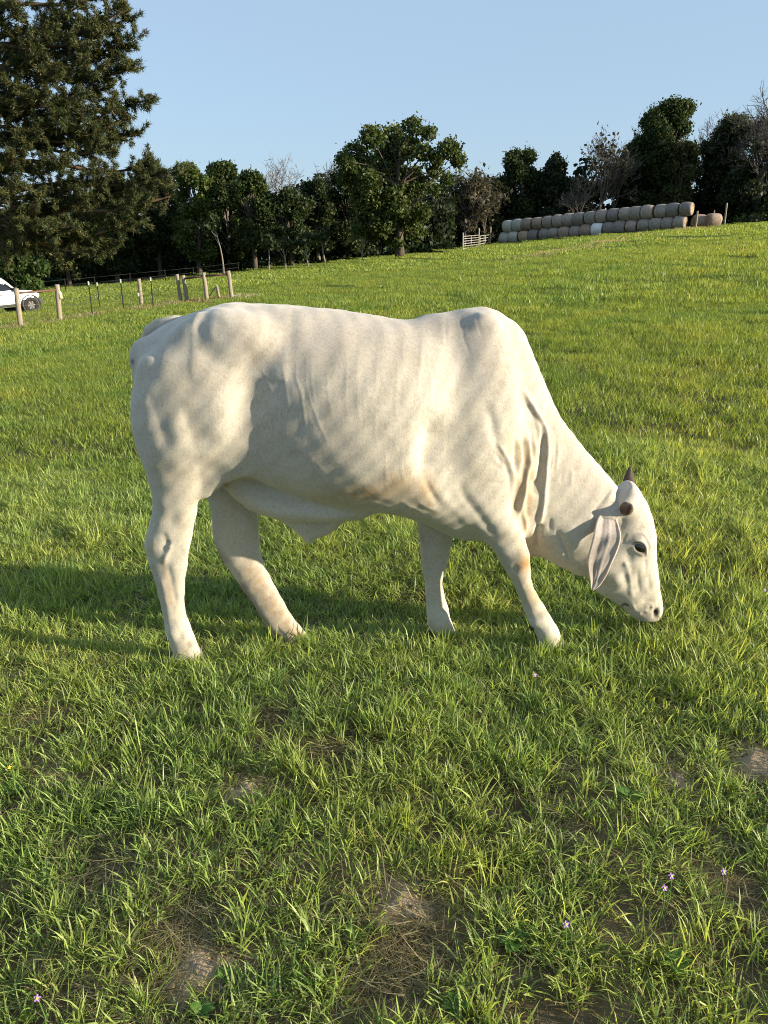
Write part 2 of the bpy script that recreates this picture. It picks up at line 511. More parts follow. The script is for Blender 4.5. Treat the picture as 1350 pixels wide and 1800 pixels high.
def sculpt(Rf):
    r, st, bl = Rf.ridge, Rf.step, Rf.blob
    # thigh, flank, hip
    st(2, 34, 31, 54, 18, [(436, 590), (430, 625), (428, 651), (426, 680), (421, 699), (415, 717), (411, 736), (404, 757), (394, 776), (379, 794), (361, 804)], .5)
    bl(-8, 455, 740, 34, 80); bl(9, 388, 735, 30, 56, -.25)
    r(-12, 32, [(325, 700), (331, 742), (340, 775), (354, 804)], 13, .3)
    r(-8, 20, [(258, 676), (270, 712), (284, 752), (294, 795)], 11, .3)
    bl(-4, 378, 628, 36, 52); r(-6, 16, [(392, 556), (384, 575), (376, 598)], 9, .4); r(-7, 15, [(372, 540), (352, 562), (337, 588)], 6, .35)
    r(-4, 8, [(279, 596), (275, 622), (270, 648)], 7, .4); bl(-3, 316, 640, 26, 40)
    bl(6, 246, 640, 12, 26); bl(5, 310, 780, 16, 50)
    # wrinkles of the barrel
    z1 = lambda L: [(200 + x / 2.7, 500 + y / 2.7) for x, y in L]
    z2 = lambda L: [(600 + x / 2.25, 500 + y / 2.25) for x, y in L]
    for A, L in ((1.8, [(650, 340), (700, 400), (740, 500), (790, 600), (840, 670)]), (2.6, [(780, 340), (805, 400), (815, 500), (830, 590), (840, 670)]), (2.6, [(865, 320), (865, 440), (890, 520), (905, 620), (915, 740)]),
              (2.6, [(905, 440), (930, 540), (965, 640), (1000, 720), (1025, 790)]), (1.8, [(935, 330), (940, 480), (960, 580), (975, 650)]), (1.6, [(1010, 380), (1020, 550), (1045, 660)]),
              (1.8, [(1110, 280), (1110, 400), (1100, 550), (1125, 680)]), (1.6, [(1165, 450), (1165, 600), (1190, 740)]), (.8, [(790, 680), (850, 760), (930, 820), (1010, 900), (1060, 950)]),
              (1.6, [(1250, 560), (1240, 700), (1260, 800)]), (1.5, [(850, 740), (850, 830), (870, 900)]), (1.5, [(1210, 380), (1200, 470), (1215, 560)]), (1.6, [(1300, 840), (1290, 930), (1310, 1000)])):
        r(A * .5, 2.2, z1(L), None, .35)
    for A, L in ((1.6, [(75, 200), (60, 430), (75, 640)]), (1.5, [(150, 220), (130, 480)]), (1.8, [(225, 300), (210, 560)]), (1.5, [(245, 200), (240, 380)]), (2.6, [(320, 160), (315, 300), (290, 520)]),
              (2.4, [(360, 330), (350, 520)]), (-2.6, [(415, 120), (412, 190), (420, 260)]), (-2.4, [(472, 105), (480, 190), (498, 250), (520, 300)]), (-2.2, [(525, 100), (545, 170), (560, 230)]), (1.6, [(180, 640), (175, 740), (200, 800)]),
              (2.0, [(245, 640), (240, 740), (262, 800)]), (1.2, [(20, 230), (15, 420)]), (-2.0, [(620, 220), (650, 320), (690, 420)]), (-1.6, [(375, 140), (385, 200)])):
        r(A * .5, 2.2, z2(L), None, .35)
    g_ = np.random.default_rng(12)
    for i in range(46):
        u = g_.uniform(500, 800); v = g_.uniform(575, 760); l = g_.uniform(40, 130); k = (u - 560) / 9
        r(g_.choice([-1, 1]) * g_.uniform(.15, .45), g_.uniform(2.0, 2.8), [(u + g_.uniform(-3, 3), v), (u - .06 * k + g_.uniform(-4, 4), v + l / 2), (u + g_.uniform(-5, 9), v + l)], None, .4)
    for u, a in ((545, 3), (592, 3), (640, 2.5), (688, 2)):                  # faint ribs
        r(-a * .15, 18, [(u - 6, 620), (u, 700), (u + 8, 800)], None, .4)
    bl(-7, 600, 572, 50, 22); bl(-6, 560, 590, 18, 30); bl(-5, 640, 590, 16, 36)
    # shoulder, elbow, forearm
    r(-50, 32, [(772, 716), (757, 770), (750, 815), (752, 862)], 20, .35); bl(14, 838, 795, 30, 52, .2); bl(7, 850, 690, 34, 60)
    r(-7, 9, [(853, 700), (864, 742), (871, 772), (884, 795)], 9, .35); bl(-4, 846, 730, 14, 22)
    r(-9, 10, [(806, 835), (814, 868), (827, 888), (843, 908), (858, 929), (878, 955)], 7, .25); r(6, 10, [(774, 850), (784, 880), (806, 900), (834, 930)], 9, .3)
    r(-5, 6, [(746, 835), (755, 860), (767, 880), (780, 896)], 6, .4)
    for L in ([(700, 878), (725, 893), (752, 902)], [(690, 890), (720, 903), (750, 916)], [(730, 880), (748, 890), (775, 900)], [(745, 925), (775, 938), (810, 946)], [(640, 880), (680, 890), (710, 905)]):
        r(2.2, 4, L, None, .35)
    q = lambda L: [(830 + x / 5.625, 680 + y / 5.625) for x, y in L]
    bl(-8, 925, 860, 20, 60)
    r(14, 5.2, q([(470, -30), (490, 20), (550, 130), (630, 260), (700, 380), (730, 500), (735, 640), (725, 800), (715, 950), (705, 1080), (690, 1200), (665, 1340), (640, 1420)]), 4.2, .12)
    r(-12, 5, q([(660, 400), (690, 500), (692, 640), (683, 760), (665, 930), (650, 1100)]), 6, .25)
    r(-3.5, 3.6, q([(520, 130), (590, 270), (650, 380)]), 5, .3)
    r(7, 3.6, q([(590, 290), (650, 380), (672, 500), (662, 640), (635, 750)]), 3.6, .25)
    r(15, 5, q([(545, 380), (540, 520), (560, 640), (560, 760), (545, 820), (535, 950), (520, 1080), (480, 1200), (430, 1330)]), 4.5, .2)
    r(8, 5, q([(630, 500), (622, 640), (600, 760), (570, 830)]), 5, .3)
    r(11, 4.4, q([(470, 480), (475, 600), (480, 680), (465, 780), (440, 880), (415, 950)]), 4.4, .25)
    r(6, 5, q([(230, 520), (270, 570), (340, 680), (390, 800), (410, 900), (410, 980), (390, 1080), (362, 1150)]), 4.2, .2)
    r(-4, 3.6, q([(290, 700), (345, 820), (370, 930), (372, 1030), (350, 1090)]), None, .3)
    r(-6, 3, q([(425, 480), (425, 700), (430, 900)]), None, .3); r(-6, 3, q([(505, 480), (500, 620), (510, 740)]), None, .3); r(-5, 3, q([(590, 420), (590, 600), (575, 740)]), None, .3)
    r(-8, 7, q([(450, 900), (435, 1100), (415, 1290)]), 6, .25); r(-8, 9, q([(590, 830), (575, 1050), (510, 1400)]), 7, .25); r(-10, 5, q([(640, 900), (620, 1100)]), None, .3)
    r(9, 4, q([(535, 1130), (520, 1250), (535, 1350), (510, 1470)]), None, .3)
    for L in ([(200, 560), (270, 640), (300, 710)], [(260, 540), (330, 630), (380, 740)], [(170, 620), (240, 680), (300, 760)], [(150, 760), (240, 780), (320, 840)], [(140, 960), (230, 950), (320, 945)], [(220, 600), (260, 690), (300, 800)]):
        r(-2.2, 2.8, q(L), None, .3)
    for A, L in ((3, [(760, 420), (775, 560), (770, 760)]), (3.4, [(850, 500), (845, 660), (830, 850)]), (2.4, [(990, 790), (975, 1000)]), (-2.5, [(760, 180), (720, 290)]), (-2, [(880, 360), (840, 420)]), (-2, [(900, 820), (870, 960)]), (3, [(790, 420), (800, 700), (760, 880)]), (-3, [(640, 150), (700, 300), (760, 420)])):
        r(A, 2.8, q(L), None, .3)
    r(-16, 4.5, q([(668, 1340), (648, 1410), (630, 1500), (622, 1600)]), 4, .15); r(-8, 4, q([(830, 1400), (860, 1470), (890, 1540), (940, 1650), (970, 1760)]), None, .25); r(-4, 4, q([(775, 1280), (765, 1440)]), None, .3)
    bl(7, 1003, 945, 20, 26)
    # head
    z = lambda L: [(1000 + x / 6.667, 830 + y / 6.667) for x, y in L]
    r(-6, 3.2, z([(520, 180), (480, 230), (400, 340), (320, 440), (295, 560), (300, 680)]), None, .25); r(-9, 3, z([(590, 170), (572, 300), (578, 430), (610, 500)]), 3, .2)
    r(4, 2.6, z([(550, 170), (480, 260), (420, 330)]), None, .3)
    r(-3.5, 2.4, z([(740, 700), (800, 680), (870, 690), (930, 740), (975, 820), (985, 900), (960, 970)]), None, .2); r(-3.5, 2.6, z([(770, 750), (860, 740), (915, 800), (935, 880), (925, 970)]), None, .2)
    r(-2.5, 2.2, z([(800, 650), (880, 660), (960, 720)]), None, .3)
    bl(-9, 1124, 963.5, 11, 6.5, .55)
    r(6.5, 2.6, z([(735, 845), (775, 812), (840, 815), (890, 855), (905, 920), (900, 985)]), None, .15); r(5, 2.6, z([(740, 860), (785, 925), (845, 958), (890, 990)]), None, .2)
    r(4, 5, z([(650, 1050), (690, 1150), (720, 1280), (732, 1400), (770, 1510)]), 4.5, .25); r(-2, 5.5, z([(640, 1150), (675, 1280), (695, 1400)]), 5, .3)
    bl(5, 1086, 1020, 9, 14, -.5); r(-3, 4.5, z([(930, 1180), (940, 1300), (965, 1420)]), None, .3); r(-3.5, 3.5, z([(800, 1100), (815, 1300), (845, 1450)]), None, .3)
    bl(-4, 1106, 981, 7, 8); bl(5, 1100, 991, 4, 4); bl(4, 1120, 1000, 10, 12); r(-3, 3, z([(890, 1000), (900, 1100), (880, 1180)]), None, .3)
    for L in ([(640, 690), (610, 760), (600, 830)], [(680, 700), (640, 790), (640, 850)], [(570, 540), (590, 600)], [(600, 530), (640, 590), (600, 680)]): r(-3, 2.2, z(L), None, .3)
    r(-7, 2.6, [(1090, 1066), (1097, 1063), (1104, 1065), (1112, 1074)], None, .2); r(3, 3, [(1108, 1058), (1114, 1068), (1118, 1078)], None, .3)
    bl(-16, 1153.5, 1078, 4.2, 7, .2); r(4, 2.6, [(1146, 1070), (1149, 1066), (1156, 1066)], None, .2); r(-3, 2.4, [(1128, 1058), (1140, 1056), (1152, 1058)], None, .3)
    for i in range(16):
        u, v = g_.uniform(1126, 1150), g_.uniform(1060, 1078); r(-1.6, 1.8, [(u, v), (u + g_.uniform(-2, 2), v + g_.uniform(5, 10))], None, .4)
    # near hind leg
    zh = lambda L: [(220 + x / 3.375, 820 + y / 3.375) for x, y in L]
    bl(-9, 304, 912, 14, 24); r(6, 4, zh([(275, 420), (265, 480), (240, 540), (225, 600)]), None, .3); r(-5, 6, zh([(215, 380), (240, 440), (225, 520)]), None, .3); r(-4, 5, zh([(255, 440), (262, 470)]), None, .2)
    r(-5, 6, zh([(250, 560), (265, 650), (285, 740), (310, 850)]), 6, .25); r(4, 6, zh([(210, 640), (240, 780), (270, 920)]), None, .3)
    bl(-6, 352, 850, 10, 30); bl(-5, 318, 1120, 7, 9); bl(4, 300, 1112, 9, 8)
    # near foreleg
    bl(10, 920, 978, 11, 16, .3); bl(5, 268, 950, 9, 14); bl(5, 329, 968, 7, 16); bl(5, 938, 1098, 8, 8); bl(4, 974, 1092, 7, 8); r(-6, 4, [(900, 1012), (915, 1045), (928, 1078)], None, .3); bl(-5, 905, 1000, 8, 9); bl(3, 960, 1082, 9, 8)
    for v in (852, 862, 873, 884): r(-1.5, 2.4, [(742, v + 70), (756, v + 66)], None, .3)

NRM = normals(BV)
MIR = BV.copy(); MIR[:, 1] = 2 * Y0 - MIR[:, 1]
isfar = BV[:, 1] > Y0
SIDE = np.where(isfar[:, None], MIR, BV)
SU, SV = side_uv(SIDE)
RF = Relief(SU, SV); sculpt(RF)
trunk = sstep(.52, .62, BV[:, 2]) + (BV[:, 0] > .62)
facing = sstep(.05, .4, np.where(isfar, NRM[:, 1], -NRM[:, 1]))
mask = facing * sstep(.012, .045, np.abs(BV[:, 1] - Y0)) * np.where(isfar, np.clip(trunk, 0, 1), 1.0)
BV = BV + NRM * (RF.h * mask)[:, None]
# broad unevenness so that no surface is a perfect sweep
wob = sum(a * np.sin(BV @ np.array(k) + p) for a, k, p in ((.0006, (21, 13, 17), 0), (.0006, (-33, 24, 29), 1), (.0006, (47, -38, 41), 2), (.0008, (80, 61, -73), 3)))
BV = BV + NRM * wob[:, None]
BV = smooth_v(BV, 1, .35)
NRM = normals(BV)
# ---- colour of the coat: cream, greyer on the back, with stains of soil
def paint():
    U, Vp = side_uv(SIDE)
    C = np.tile(np.array((.592, .555, .487)), (len(U), 1))
    def put(col, a):
        a = np.clip(a, 0, 1)[:, None]; C[:] = C * (1 - a) + np.array(col) * a
    def bl(u, v, ru, rv, rot=0.0):
        c_, n_ = math.cos(rot), math.sin(rot); x, y = U - u, Vp - v
        return np.exp(-(((x * c_ + y * n_) / ru) ** 2 + ((-x * n_ + y * c_) / rv) ** 2))
    def ln(w, pts):
        d, _, t = poly_dist(U, Vp, pts); return np.exp(-(d / w) ** 2)
    nz = .5 + .5 * np.sin(U * .21 + 2 * np.sin(Vp * .17)) * np.sin(Vp * .23 + 1.7 * np.sin(U * .13))
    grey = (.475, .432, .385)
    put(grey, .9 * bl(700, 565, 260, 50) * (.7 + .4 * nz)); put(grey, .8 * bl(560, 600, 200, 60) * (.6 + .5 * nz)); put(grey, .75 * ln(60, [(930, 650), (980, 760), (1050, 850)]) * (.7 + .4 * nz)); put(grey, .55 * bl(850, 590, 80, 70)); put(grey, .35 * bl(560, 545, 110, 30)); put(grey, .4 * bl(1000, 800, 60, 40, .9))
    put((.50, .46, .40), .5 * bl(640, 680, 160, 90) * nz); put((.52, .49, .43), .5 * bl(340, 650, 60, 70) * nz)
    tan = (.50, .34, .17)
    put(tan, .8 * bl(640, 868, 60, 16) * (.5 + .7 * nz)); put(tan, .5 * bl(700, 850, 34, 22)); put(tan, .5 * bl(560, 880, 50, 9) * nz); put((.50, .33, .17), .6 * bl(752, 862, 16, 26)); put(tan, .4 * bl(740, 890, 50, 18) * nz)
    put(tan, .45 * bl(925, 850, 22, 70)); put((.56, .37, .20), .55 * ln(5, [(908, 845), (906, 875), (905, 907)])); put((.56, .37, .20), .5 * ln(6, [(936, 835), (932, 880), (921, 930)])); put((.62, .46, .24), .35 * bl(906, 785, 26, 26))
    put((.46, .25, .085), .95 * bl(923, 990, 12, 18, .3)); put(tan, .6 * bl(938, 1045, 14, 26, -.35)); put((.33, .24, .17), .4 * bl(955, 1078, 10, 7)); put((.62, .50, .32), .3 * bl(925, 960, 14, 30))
    put((.60, .47, .33), .3 * bl(262, 960, 9, 18)); put((.40, .29, .2), .55 * ln(5, [(285, 985), (296, 1030), (300, 1060)])); put((.45, .38, .31), .4 * ln(5, [(266, 995), (278, 1040), (290, 1090)])); put((.20, .16, .14), .8 * bl(334, 1132, 6, 7)); put((.50, .44, .36), .5 * bl(318, 1140, 22, 14))
    put((.62, .56, .46), .4 * bl(1110, 1065, 40, 16)); put((.42, .39, .36), .6 * ln(4, [(1115, 943), (1129, 941), (1138, 951), (1141, 963), (1139, 976)])); put((.14, .11, .10), .9 * ln(1.8, [(1113, 956), (1120, 953), (1129, 955), (1134, 963), (1135, 976)])); put((.2, .15, .13), .7 * ln(1.6, [(1113, 960), (1119, 968), (1128, 973), (1135, 978)]))
    put((.02, .016, .015), bl(1154, 1079, 4.6, 7.5, .2) * 1.5); put((.10, .08, .07), .9 * ln(2, [(1092, 1066), (1098, 1064), (1105, 1066)])); put((.45, .35, .30), .35 * bl(1140, 1082, 16, 6)); put((.5, .44, .4), .35 * bl(1062, 950, 30, 40))
    put((.12, .12, .13), .9 * bl(233, 636, 3.5, 5)); put((.45, .22, .16), .7 * bl(396, 852, 5, 4))
    # far legs, in their own place on the animal
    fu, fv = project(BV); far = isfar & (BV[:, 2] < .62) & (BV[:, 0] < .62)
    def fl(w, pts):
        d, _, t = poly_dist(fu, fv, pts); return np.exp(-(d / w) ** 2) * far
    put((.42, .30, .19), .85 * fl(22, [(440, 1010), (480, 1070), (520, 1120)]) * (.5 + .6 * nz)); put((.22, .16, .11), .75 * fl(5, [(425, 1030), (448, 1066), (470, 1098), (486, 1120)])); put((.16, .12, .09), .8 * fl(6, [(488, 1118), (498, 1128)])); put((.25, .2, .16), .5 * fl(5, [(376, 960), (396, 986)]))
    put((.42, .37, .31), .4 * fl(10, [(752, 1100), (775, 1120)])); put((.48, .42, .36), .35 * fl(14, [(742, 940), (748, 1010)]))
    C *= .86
    return C
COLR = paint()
t = NT('hide'); c = t.coord()
at = t.N('Attribute', attribute_name='Col')
h1 = t.noise(1, 5, .7, t.coord('Object', (95, 95, 55))); h2 = t.noise(1, 3, .6, t.coord('Object', (420, 420, 160))); h3 = t.noise(5, 5, .6, c); h4 = t.noise(22, 5, .65, c)
k = t.ramp(h2, [(.32, (.80, .785, .76)), (.5, (.99, .99, .99)), (.68, (1.08, 1.08, 1.07))])
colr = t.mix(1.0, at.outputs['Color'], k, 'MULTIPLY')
colr = t.mix(1.0, colr, t.ramp(h1, [(.3, (.84, .82, .80)), (.55, (1, 1, 1))]), 'MULTIPLY')
colr = t.mix(1.0, colr, t.ramp(h3, [(.35, (.92, .90, .86)), (.6, (1.03, 1.03, 1.02))]), 'MULTIPLY')
colr = t.mix(1.0, colr, t.ramp(h4, [(.25, (.90, .87, .82)), (.45, (1, 1, 1))]), 'MULTIPLY')
t.base(colr)
t.set(Roughness=.72, Specular_IOR_Level=.22, Sheen_Weight=.12, Sheen_Roughness=.5, Subsurface_Weight=.75, Subsurface_Scale=.011)
t.p.inputs['Subsurface Radius'].default_value = (1.0, .85, .7)
t.bump(t.math('ADD', t.math('MULTIPLY', h1, .9), t.math('MULTIPLY', h2, .55)), .16, .003)
HIDE = t.m
BULL = thing('bull', (0, Y0, 0), 'cream white humped bull grazing head down, with short dark horns and a drooping ear', 'bull')
def off(V): return np.asarray(V, float) - (0, Y0, 0)
def hide_mesh(name, V, F, C):
    me = mesh_from(name, off(V), F, HIDE, True)
    ca = me.color_attributes.new('Col', 'FLOAT_COLOR', 'POINT')
    ca.data.foreach_set('color', np.c_[C, np.ones(len(C))].astype(np.float32).ravel())
    return link(name, me, BULL)
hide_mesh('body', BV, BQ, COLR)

FUV = np.stack(project(BV), 1)
def surf(u, v, side=-1):
    k = np.where((np.sign(BV[:, 1] - Y0) == side) & (NRM[:, 1] * side > .15))[0]
    j = k[np.argmin(((FUV[k] - (u, v)) ** 2).sum(1))]
    return BV[j], NRM[j]

HORN = simple_mat('horn_keratin', (.075, .050, .036), .45, .5, 60, bump=.3)
def horn(base, d1, d2, r0):
    m = MB(); b = Vector(base) - Vector((0, Y0, 0)); d1, d2 = Vector(d1), Vector(d2)
    P, rr = [], []
    for i in range(12):
        s_ = i / 11
        P.append(b + d1 * s_ + (d2 - d1) * s_ * s_ * .8)
        rr.append(r0 * (1 - s_ ** 1.6 * .82) * (1 + .03 * math.sin(i * 2.4)))
    m.tube(P, rr, 14); return m.build('horn', HORN, BULL, True)
horn(on_plane(1101, 894, Y0 - .085), (.000, -.036, .006), (.004, -.046, .032), .0265)
horn(on_plane(1106, 853, Y0 + .075), (-.002, .045, .042), (.016, .045, .070), .025)

# ears: a drooping leaf with raised rims
def ear(mirror):
    Lf = catmull([(1056, 901), (1050, 916), (1045, 935), (1040, 956), (1035, 974), (1033, 987), (1035, 1006), (1038, 1022), (1040, 1038)], 4)
    Rt = catmull([(1080, 905), (1087, 922), (1091.5, 940), (1090, 954), (1084, 972), (1075, 992), (1065, 1014), (1053, 1031), (1041.5, 1039)], 4)
    n, mm = len(Lf), 17
    V = []; C = []
    for i in range(n):
        s_ = i / (n - 1)
        yb = -.088 - .062 * sstep(0, .30, s_) + .012 * s_
        for j in range(mm):
            q = j / (mm - 1)
            u = Lf[i][0] * (1 - q) + Rt[i][0] * q; v = Lf[i][1] * (1 - q) + Rt[i][1] * q
            wid = min(1, 1.6 * math.sin(math.pi * min(1, .06 + s_ * .94)) + .05)
            cup = (.007 * (2 * q - 1) ** 2 - .004 + .004 * math.exp(-((q - .56) / .07) ** 2) - .003 * math.exp(-((q - .27) / .10) ** 2) + .002 * math.exp(-((q - .40) / .05) ** 2) - .003 * math.exp(-((q - .86) / .06) ** 2)) * wid
            cup += .0015 * math.sin(23 * s_ + 9 * q) * wid
            V.append(on_plane(u, v, Y0 + yb - cup))
            inner = math.exp(-((q - .25) / .13) ** 2) * sstep(.22, .5, s_) * sstep(0, .2, 1 - s_)
            c0 = np.array((.43, .385, .36)) * (1 - .45 * inner) + np.array((.28, .21, .20)) * .45 * inner
            rim = math.exp(-((q - .0) / .05) ** 2) + math.exp(-((q - 1) / .05) ** 2)
            C.append(c0 * (1 + .1 * rim))
    V = np.array(V); Bk = V + np.array((0, .007, 0)); k = n * mm
    allV = np.r_[V, Bk]; C = np.r_[C, np.tile((.48, .45, .40), (k, 1))]
    F = []
    for i in range(n - 1):
        for j in range(mm - 1):
            a, b, c_, d = i * mm + j, i * mm + j + 1, (i + 1) * mm + j + 1, (i + 1) * mm + j
            F.append((a, d, c_, b)); F.append((k + a, k + b, k + c_, k + d))
    loop = [i * mm for i in range(n)] + [(n - 1) * mm + j for j in range(1, mm)] + [i * mm + mm - 1 for i in range(n - 2, -1, -1)] + list(range(mm - 2, 0, -1))
    for a, b in zip(loop, loop[1:] + loop[:1]): F.append((a, b, k + b, k + a)[::-1])
    F = np.array(F)
    if mirror:
        allV[:, 1] = 2 * Y0 - allV[:, 1]; F = F[:, ::-1]
    return hide_mesh('ear', allV, F, C)
ear(False); ear(True)

EYE = NT('eyeball'); EYE.base((.006, .005, .005)); EYE.set(Roughness=.08, Specular_IOR_Level=.6, Coat_Weight=.6)
for side in (-1, 1):
    p_, n_ = surf(1124, 964, side)
    Vb, Tb, Qb = ball(0, 0, 0, 1, 1, 1)
    Vb = Vb - Vb.mean(0)
    ct, sn = math.cos(-.62), math.sin(-.62)
    E_ = np.stack([Vb[:, 0] * .032, Vb[:, 1] * .018, Vb[:, 2] * .020], 1)
    E_ = np.stack([E_[:, 0] * ct - E_[:, 2] * sn, E_[:, 1], E_[:, 0] * sn + E_[:, 2] * ct], 1)
    pos = p_ - n_ * .0075
    F = [tuple(f) for f in Tb] + [tuple(f) for f in Qb]
    link('eye', mesh_from('eye', E_ + pos - (0, Y0, 0), F, EYE.m, True), BULL)

# tail, switched to the far side
TL = [(330, 566, .01), (306, 568, .02), (281, 574, .035), (266, 584, .05), (259, 603, .07), (256, 640, .10), (262, 700, .12), (268, 760, .12), (274, 820, .11), (280, 870, .10)]
m = MB(); P = [Vector(on_plane(u, v, Y0 + yo) - np.array((0, Y0, 0))) for u, v, yo in TL]
m.tube(P, [.022, .028, .030, .030, .028, .024, .020, .017, .015, .013], 12)
tl = m.build('tail', HIDE, BULL, True)
ca = tl.data.color_attributes.new('Col', 'FLOAT_COLOR', 'POINT'); ca.data.foreach_set('color', np.tile((.48, .45, .39, 1), len(tl.data.vertices)).astype(np.float32))
SW = simple_mat('tail_hair', (.05, .04, .035), .8, .4, 60)
m = MB(); q0 = P[-1]
m.tube([q0, q0 + Vector((.005, 0, -.06)), q0 + Vector((.012, .005, -.14)), q0 + Vector((.015, .008, -.22))], [.014, .028, .026, .006], 9, jit=.2)
m.build('tail_switch', SW, tl, True)

HOOF = simple_mat('hoof_horn', (.30, .25, .20), .6, .4, 40, bump=.3)
def hoof(A, B, w, yo):
    """A = toe top/bottom px, B = heel top/bottom px: a cloven hoof"""
    rows = []
    for (a, b, ww) in ((A[0], B[0], w * .92), (A[1], B[1], w * 1.06)):
        rows.append((on_plane(*a, Y0 + yo), on_plane(*b, Y0 + yo), ww))
    V = []; seg = 28
    for r_ in range(4):
        f = r_ / 3; f = min(f, 1)
        a = rows[0][0] * (1 - f) + rows[1][0] * f; b = rows[0][1] * (1 - f) + rows[1][1] * f; ww = rows[0][2] * (1 - f) + rows[1][2] * f
        cx, h_ = (a + b) / 2, (a - b) / 2
        for k_ in range(seg):
            th = 2 * math.pi * k_ / seg
            cle = 1 - .30 * math.exp(-(math.sin(th) / .16) ** 2)
            V.append(cx + h_ * math.cos(th) * cle * 1.04 + np.array((0, ww * math.sin(th), 0)))
    F = [tuple(range(seg)), tuple(range(3 * seg, 4 * seg))[::-1]]
    for r_ in range(3):
        for k_ in range(seg):
            k2 = (k_ + 1) % seg; F.append((r_ * seg + k_, (r_ + 1) * seg + k_, (r_ + 1) * seg + k2, r_ * seg + k2))
    link('hoof', mesh_from('hoof', off(V), F, HOOF, True), BULL)
hoof(((356, 1150), (369, 1176)), ((308, 1154), (310, 1178)), .046, -.09)
hoof(((557, 1140), (571, 1166)), ((503, 1150), (508, 1172)), .046, .07)
hoof(((986, 1116), (996, 1140)), ((944, 1121), (946, 1144)), .046, -.09)
hoof(((806, 1118), (816, 1142)), ((765, 1124), (767, 1146)), .046, .07)

DEW = simple_mat('dewclaw_horn', (.07, .055, .045), .6, .4, 60)
for u, v, yo in ((297, 1122, -.105), (300, 1124, -.07), (487, 1122, .055), (489, 1124, .09), (936, 1101, -.105), (938, 1103, -.07), (756, 1113, .055), (758, 1114, .09)):
    Vb, Tb, Qb = ball(u, v, yo, .013, .011, .017, -.5)
    link('dewclaw', mesh_from('dewclaw', off(Vb), [tuple(f) for f in Tb] + [tuple(f) for f in Qb], DEW, True), BULL)
# ------------------------------------------------------------------ leaves, wood, trees
def leaf_material(name, trans=.3, rough=.55, sat=1.0):
    t = NT(name)
    at = t.N('Attribute', attribute_name='Col')
    n = t.noise(1.3, 3, .5, t.coord('Object'))
    c = t.mix(1.0, at.outputs['Color'], t.ramp(n, [(.3, (.75, .78, .75)), (.7, (1.2, 1.15, 1.1))]), 'MULTIPLY')
    t.base(c); t.set(Roughness=rough, Specular_IOR_Level=.25)
    tr = t.N('BsdfTranslucent'); t.L(t.mix(1.0, c, (1.15, 1.2, .7), 'MULTIPLY'), tr.inputs['Color'])
    mx = t.N('MixShader'); mx.inputs['Fac'].default_value = trans
    t.L(t.p.outputs[0], mx.inputs[1]); t.L(tr.outputs[0], mx.inputs[2]); t.L(mx.outputs[0], t.out.inputs['Surface'])
    return t.m
LEAF = leaf_material('leaf')
NEEDLE = leaf_material('pine_needle', .15, .5)
BARK = simple_mat('bark', (.085, .068, .052), .9, .5, 9, bump=.6)
PALEBARK = simple_mat('pale_bark', (.19, .165, .14), .9, .4, 9, bump=.5)
DEADWOOD = simple_mat('dead_wood', (.15, .132, .118), .9, .35, 9, bump=.4)
GREYWOOD = simple_mat('grey_wood', (.085, .076, .068), .9, .35, 9, bump=.4)
PINEBARK = simple_mat('pine_bark', (.13, .085, .055), .9, .5, 7, bump=.7)

def colour_mesh(name, V, F, C, mat, parent=None, per_face=True, loc=None, kind=None):
    me = mesh_from(name, V, F, mat)
    ca = me.color_attributes.new('Col', 'FLOAT_COLOR', 'POINT')
    ca.data.foreach_set('color', np.c_[C, np.ones(len(C))].astype(np.float32).ravel())
    o = link(name, me, parent, loc)
    return o

def leaf_quads(P, size, up=.35, rg=rng):
    """P (n,3), size (n,): one folded leaf-clump quad per point"""
    n = len(P)
    d = rg.normal(size=(n, 3)); d[:, 2] += up; d /= np.linalg.norm(d, axis=1, keepdims=True)
    a = rg.normal(size=(n, 3)); a -= d * (a * d).sum(1, keepdims=True); a /= np.linalg.norm(a, axis=1, keepdims=True)
    b = np.cross(d, a)
    s = size[:, None]
    V = np.stack([P - a * s, P + b * s * .62 + d * s * .18, P + a * s, P - b * s * .62 + d * s * .18], 1).reshape(-1, 3)
    F = np.arange(4 * n).reshape(n, 4)
    return V, F

def lobe_points(lobes, density, rg=rng, shell=.55):
    out = []
    for (c, r) in lobes:
        r = np.asarray(r, float) * np.ones(3)
        n = max(12, int(density * (r[0] * r[1] + r[1] * r[2] + r[0] * r[2]) / 3))
        d = rg.normal(size=(n, 3)); d /= np.linalg.norm(d, axis=1, keepdims=True)
        q = (shell + (1 - shell) * rg.random(n)) * (1 + .16 * rg.normal(size=n))
        out.append(np.asarray(c) + d * r * q[:, None])
    return np.concatenate(out)

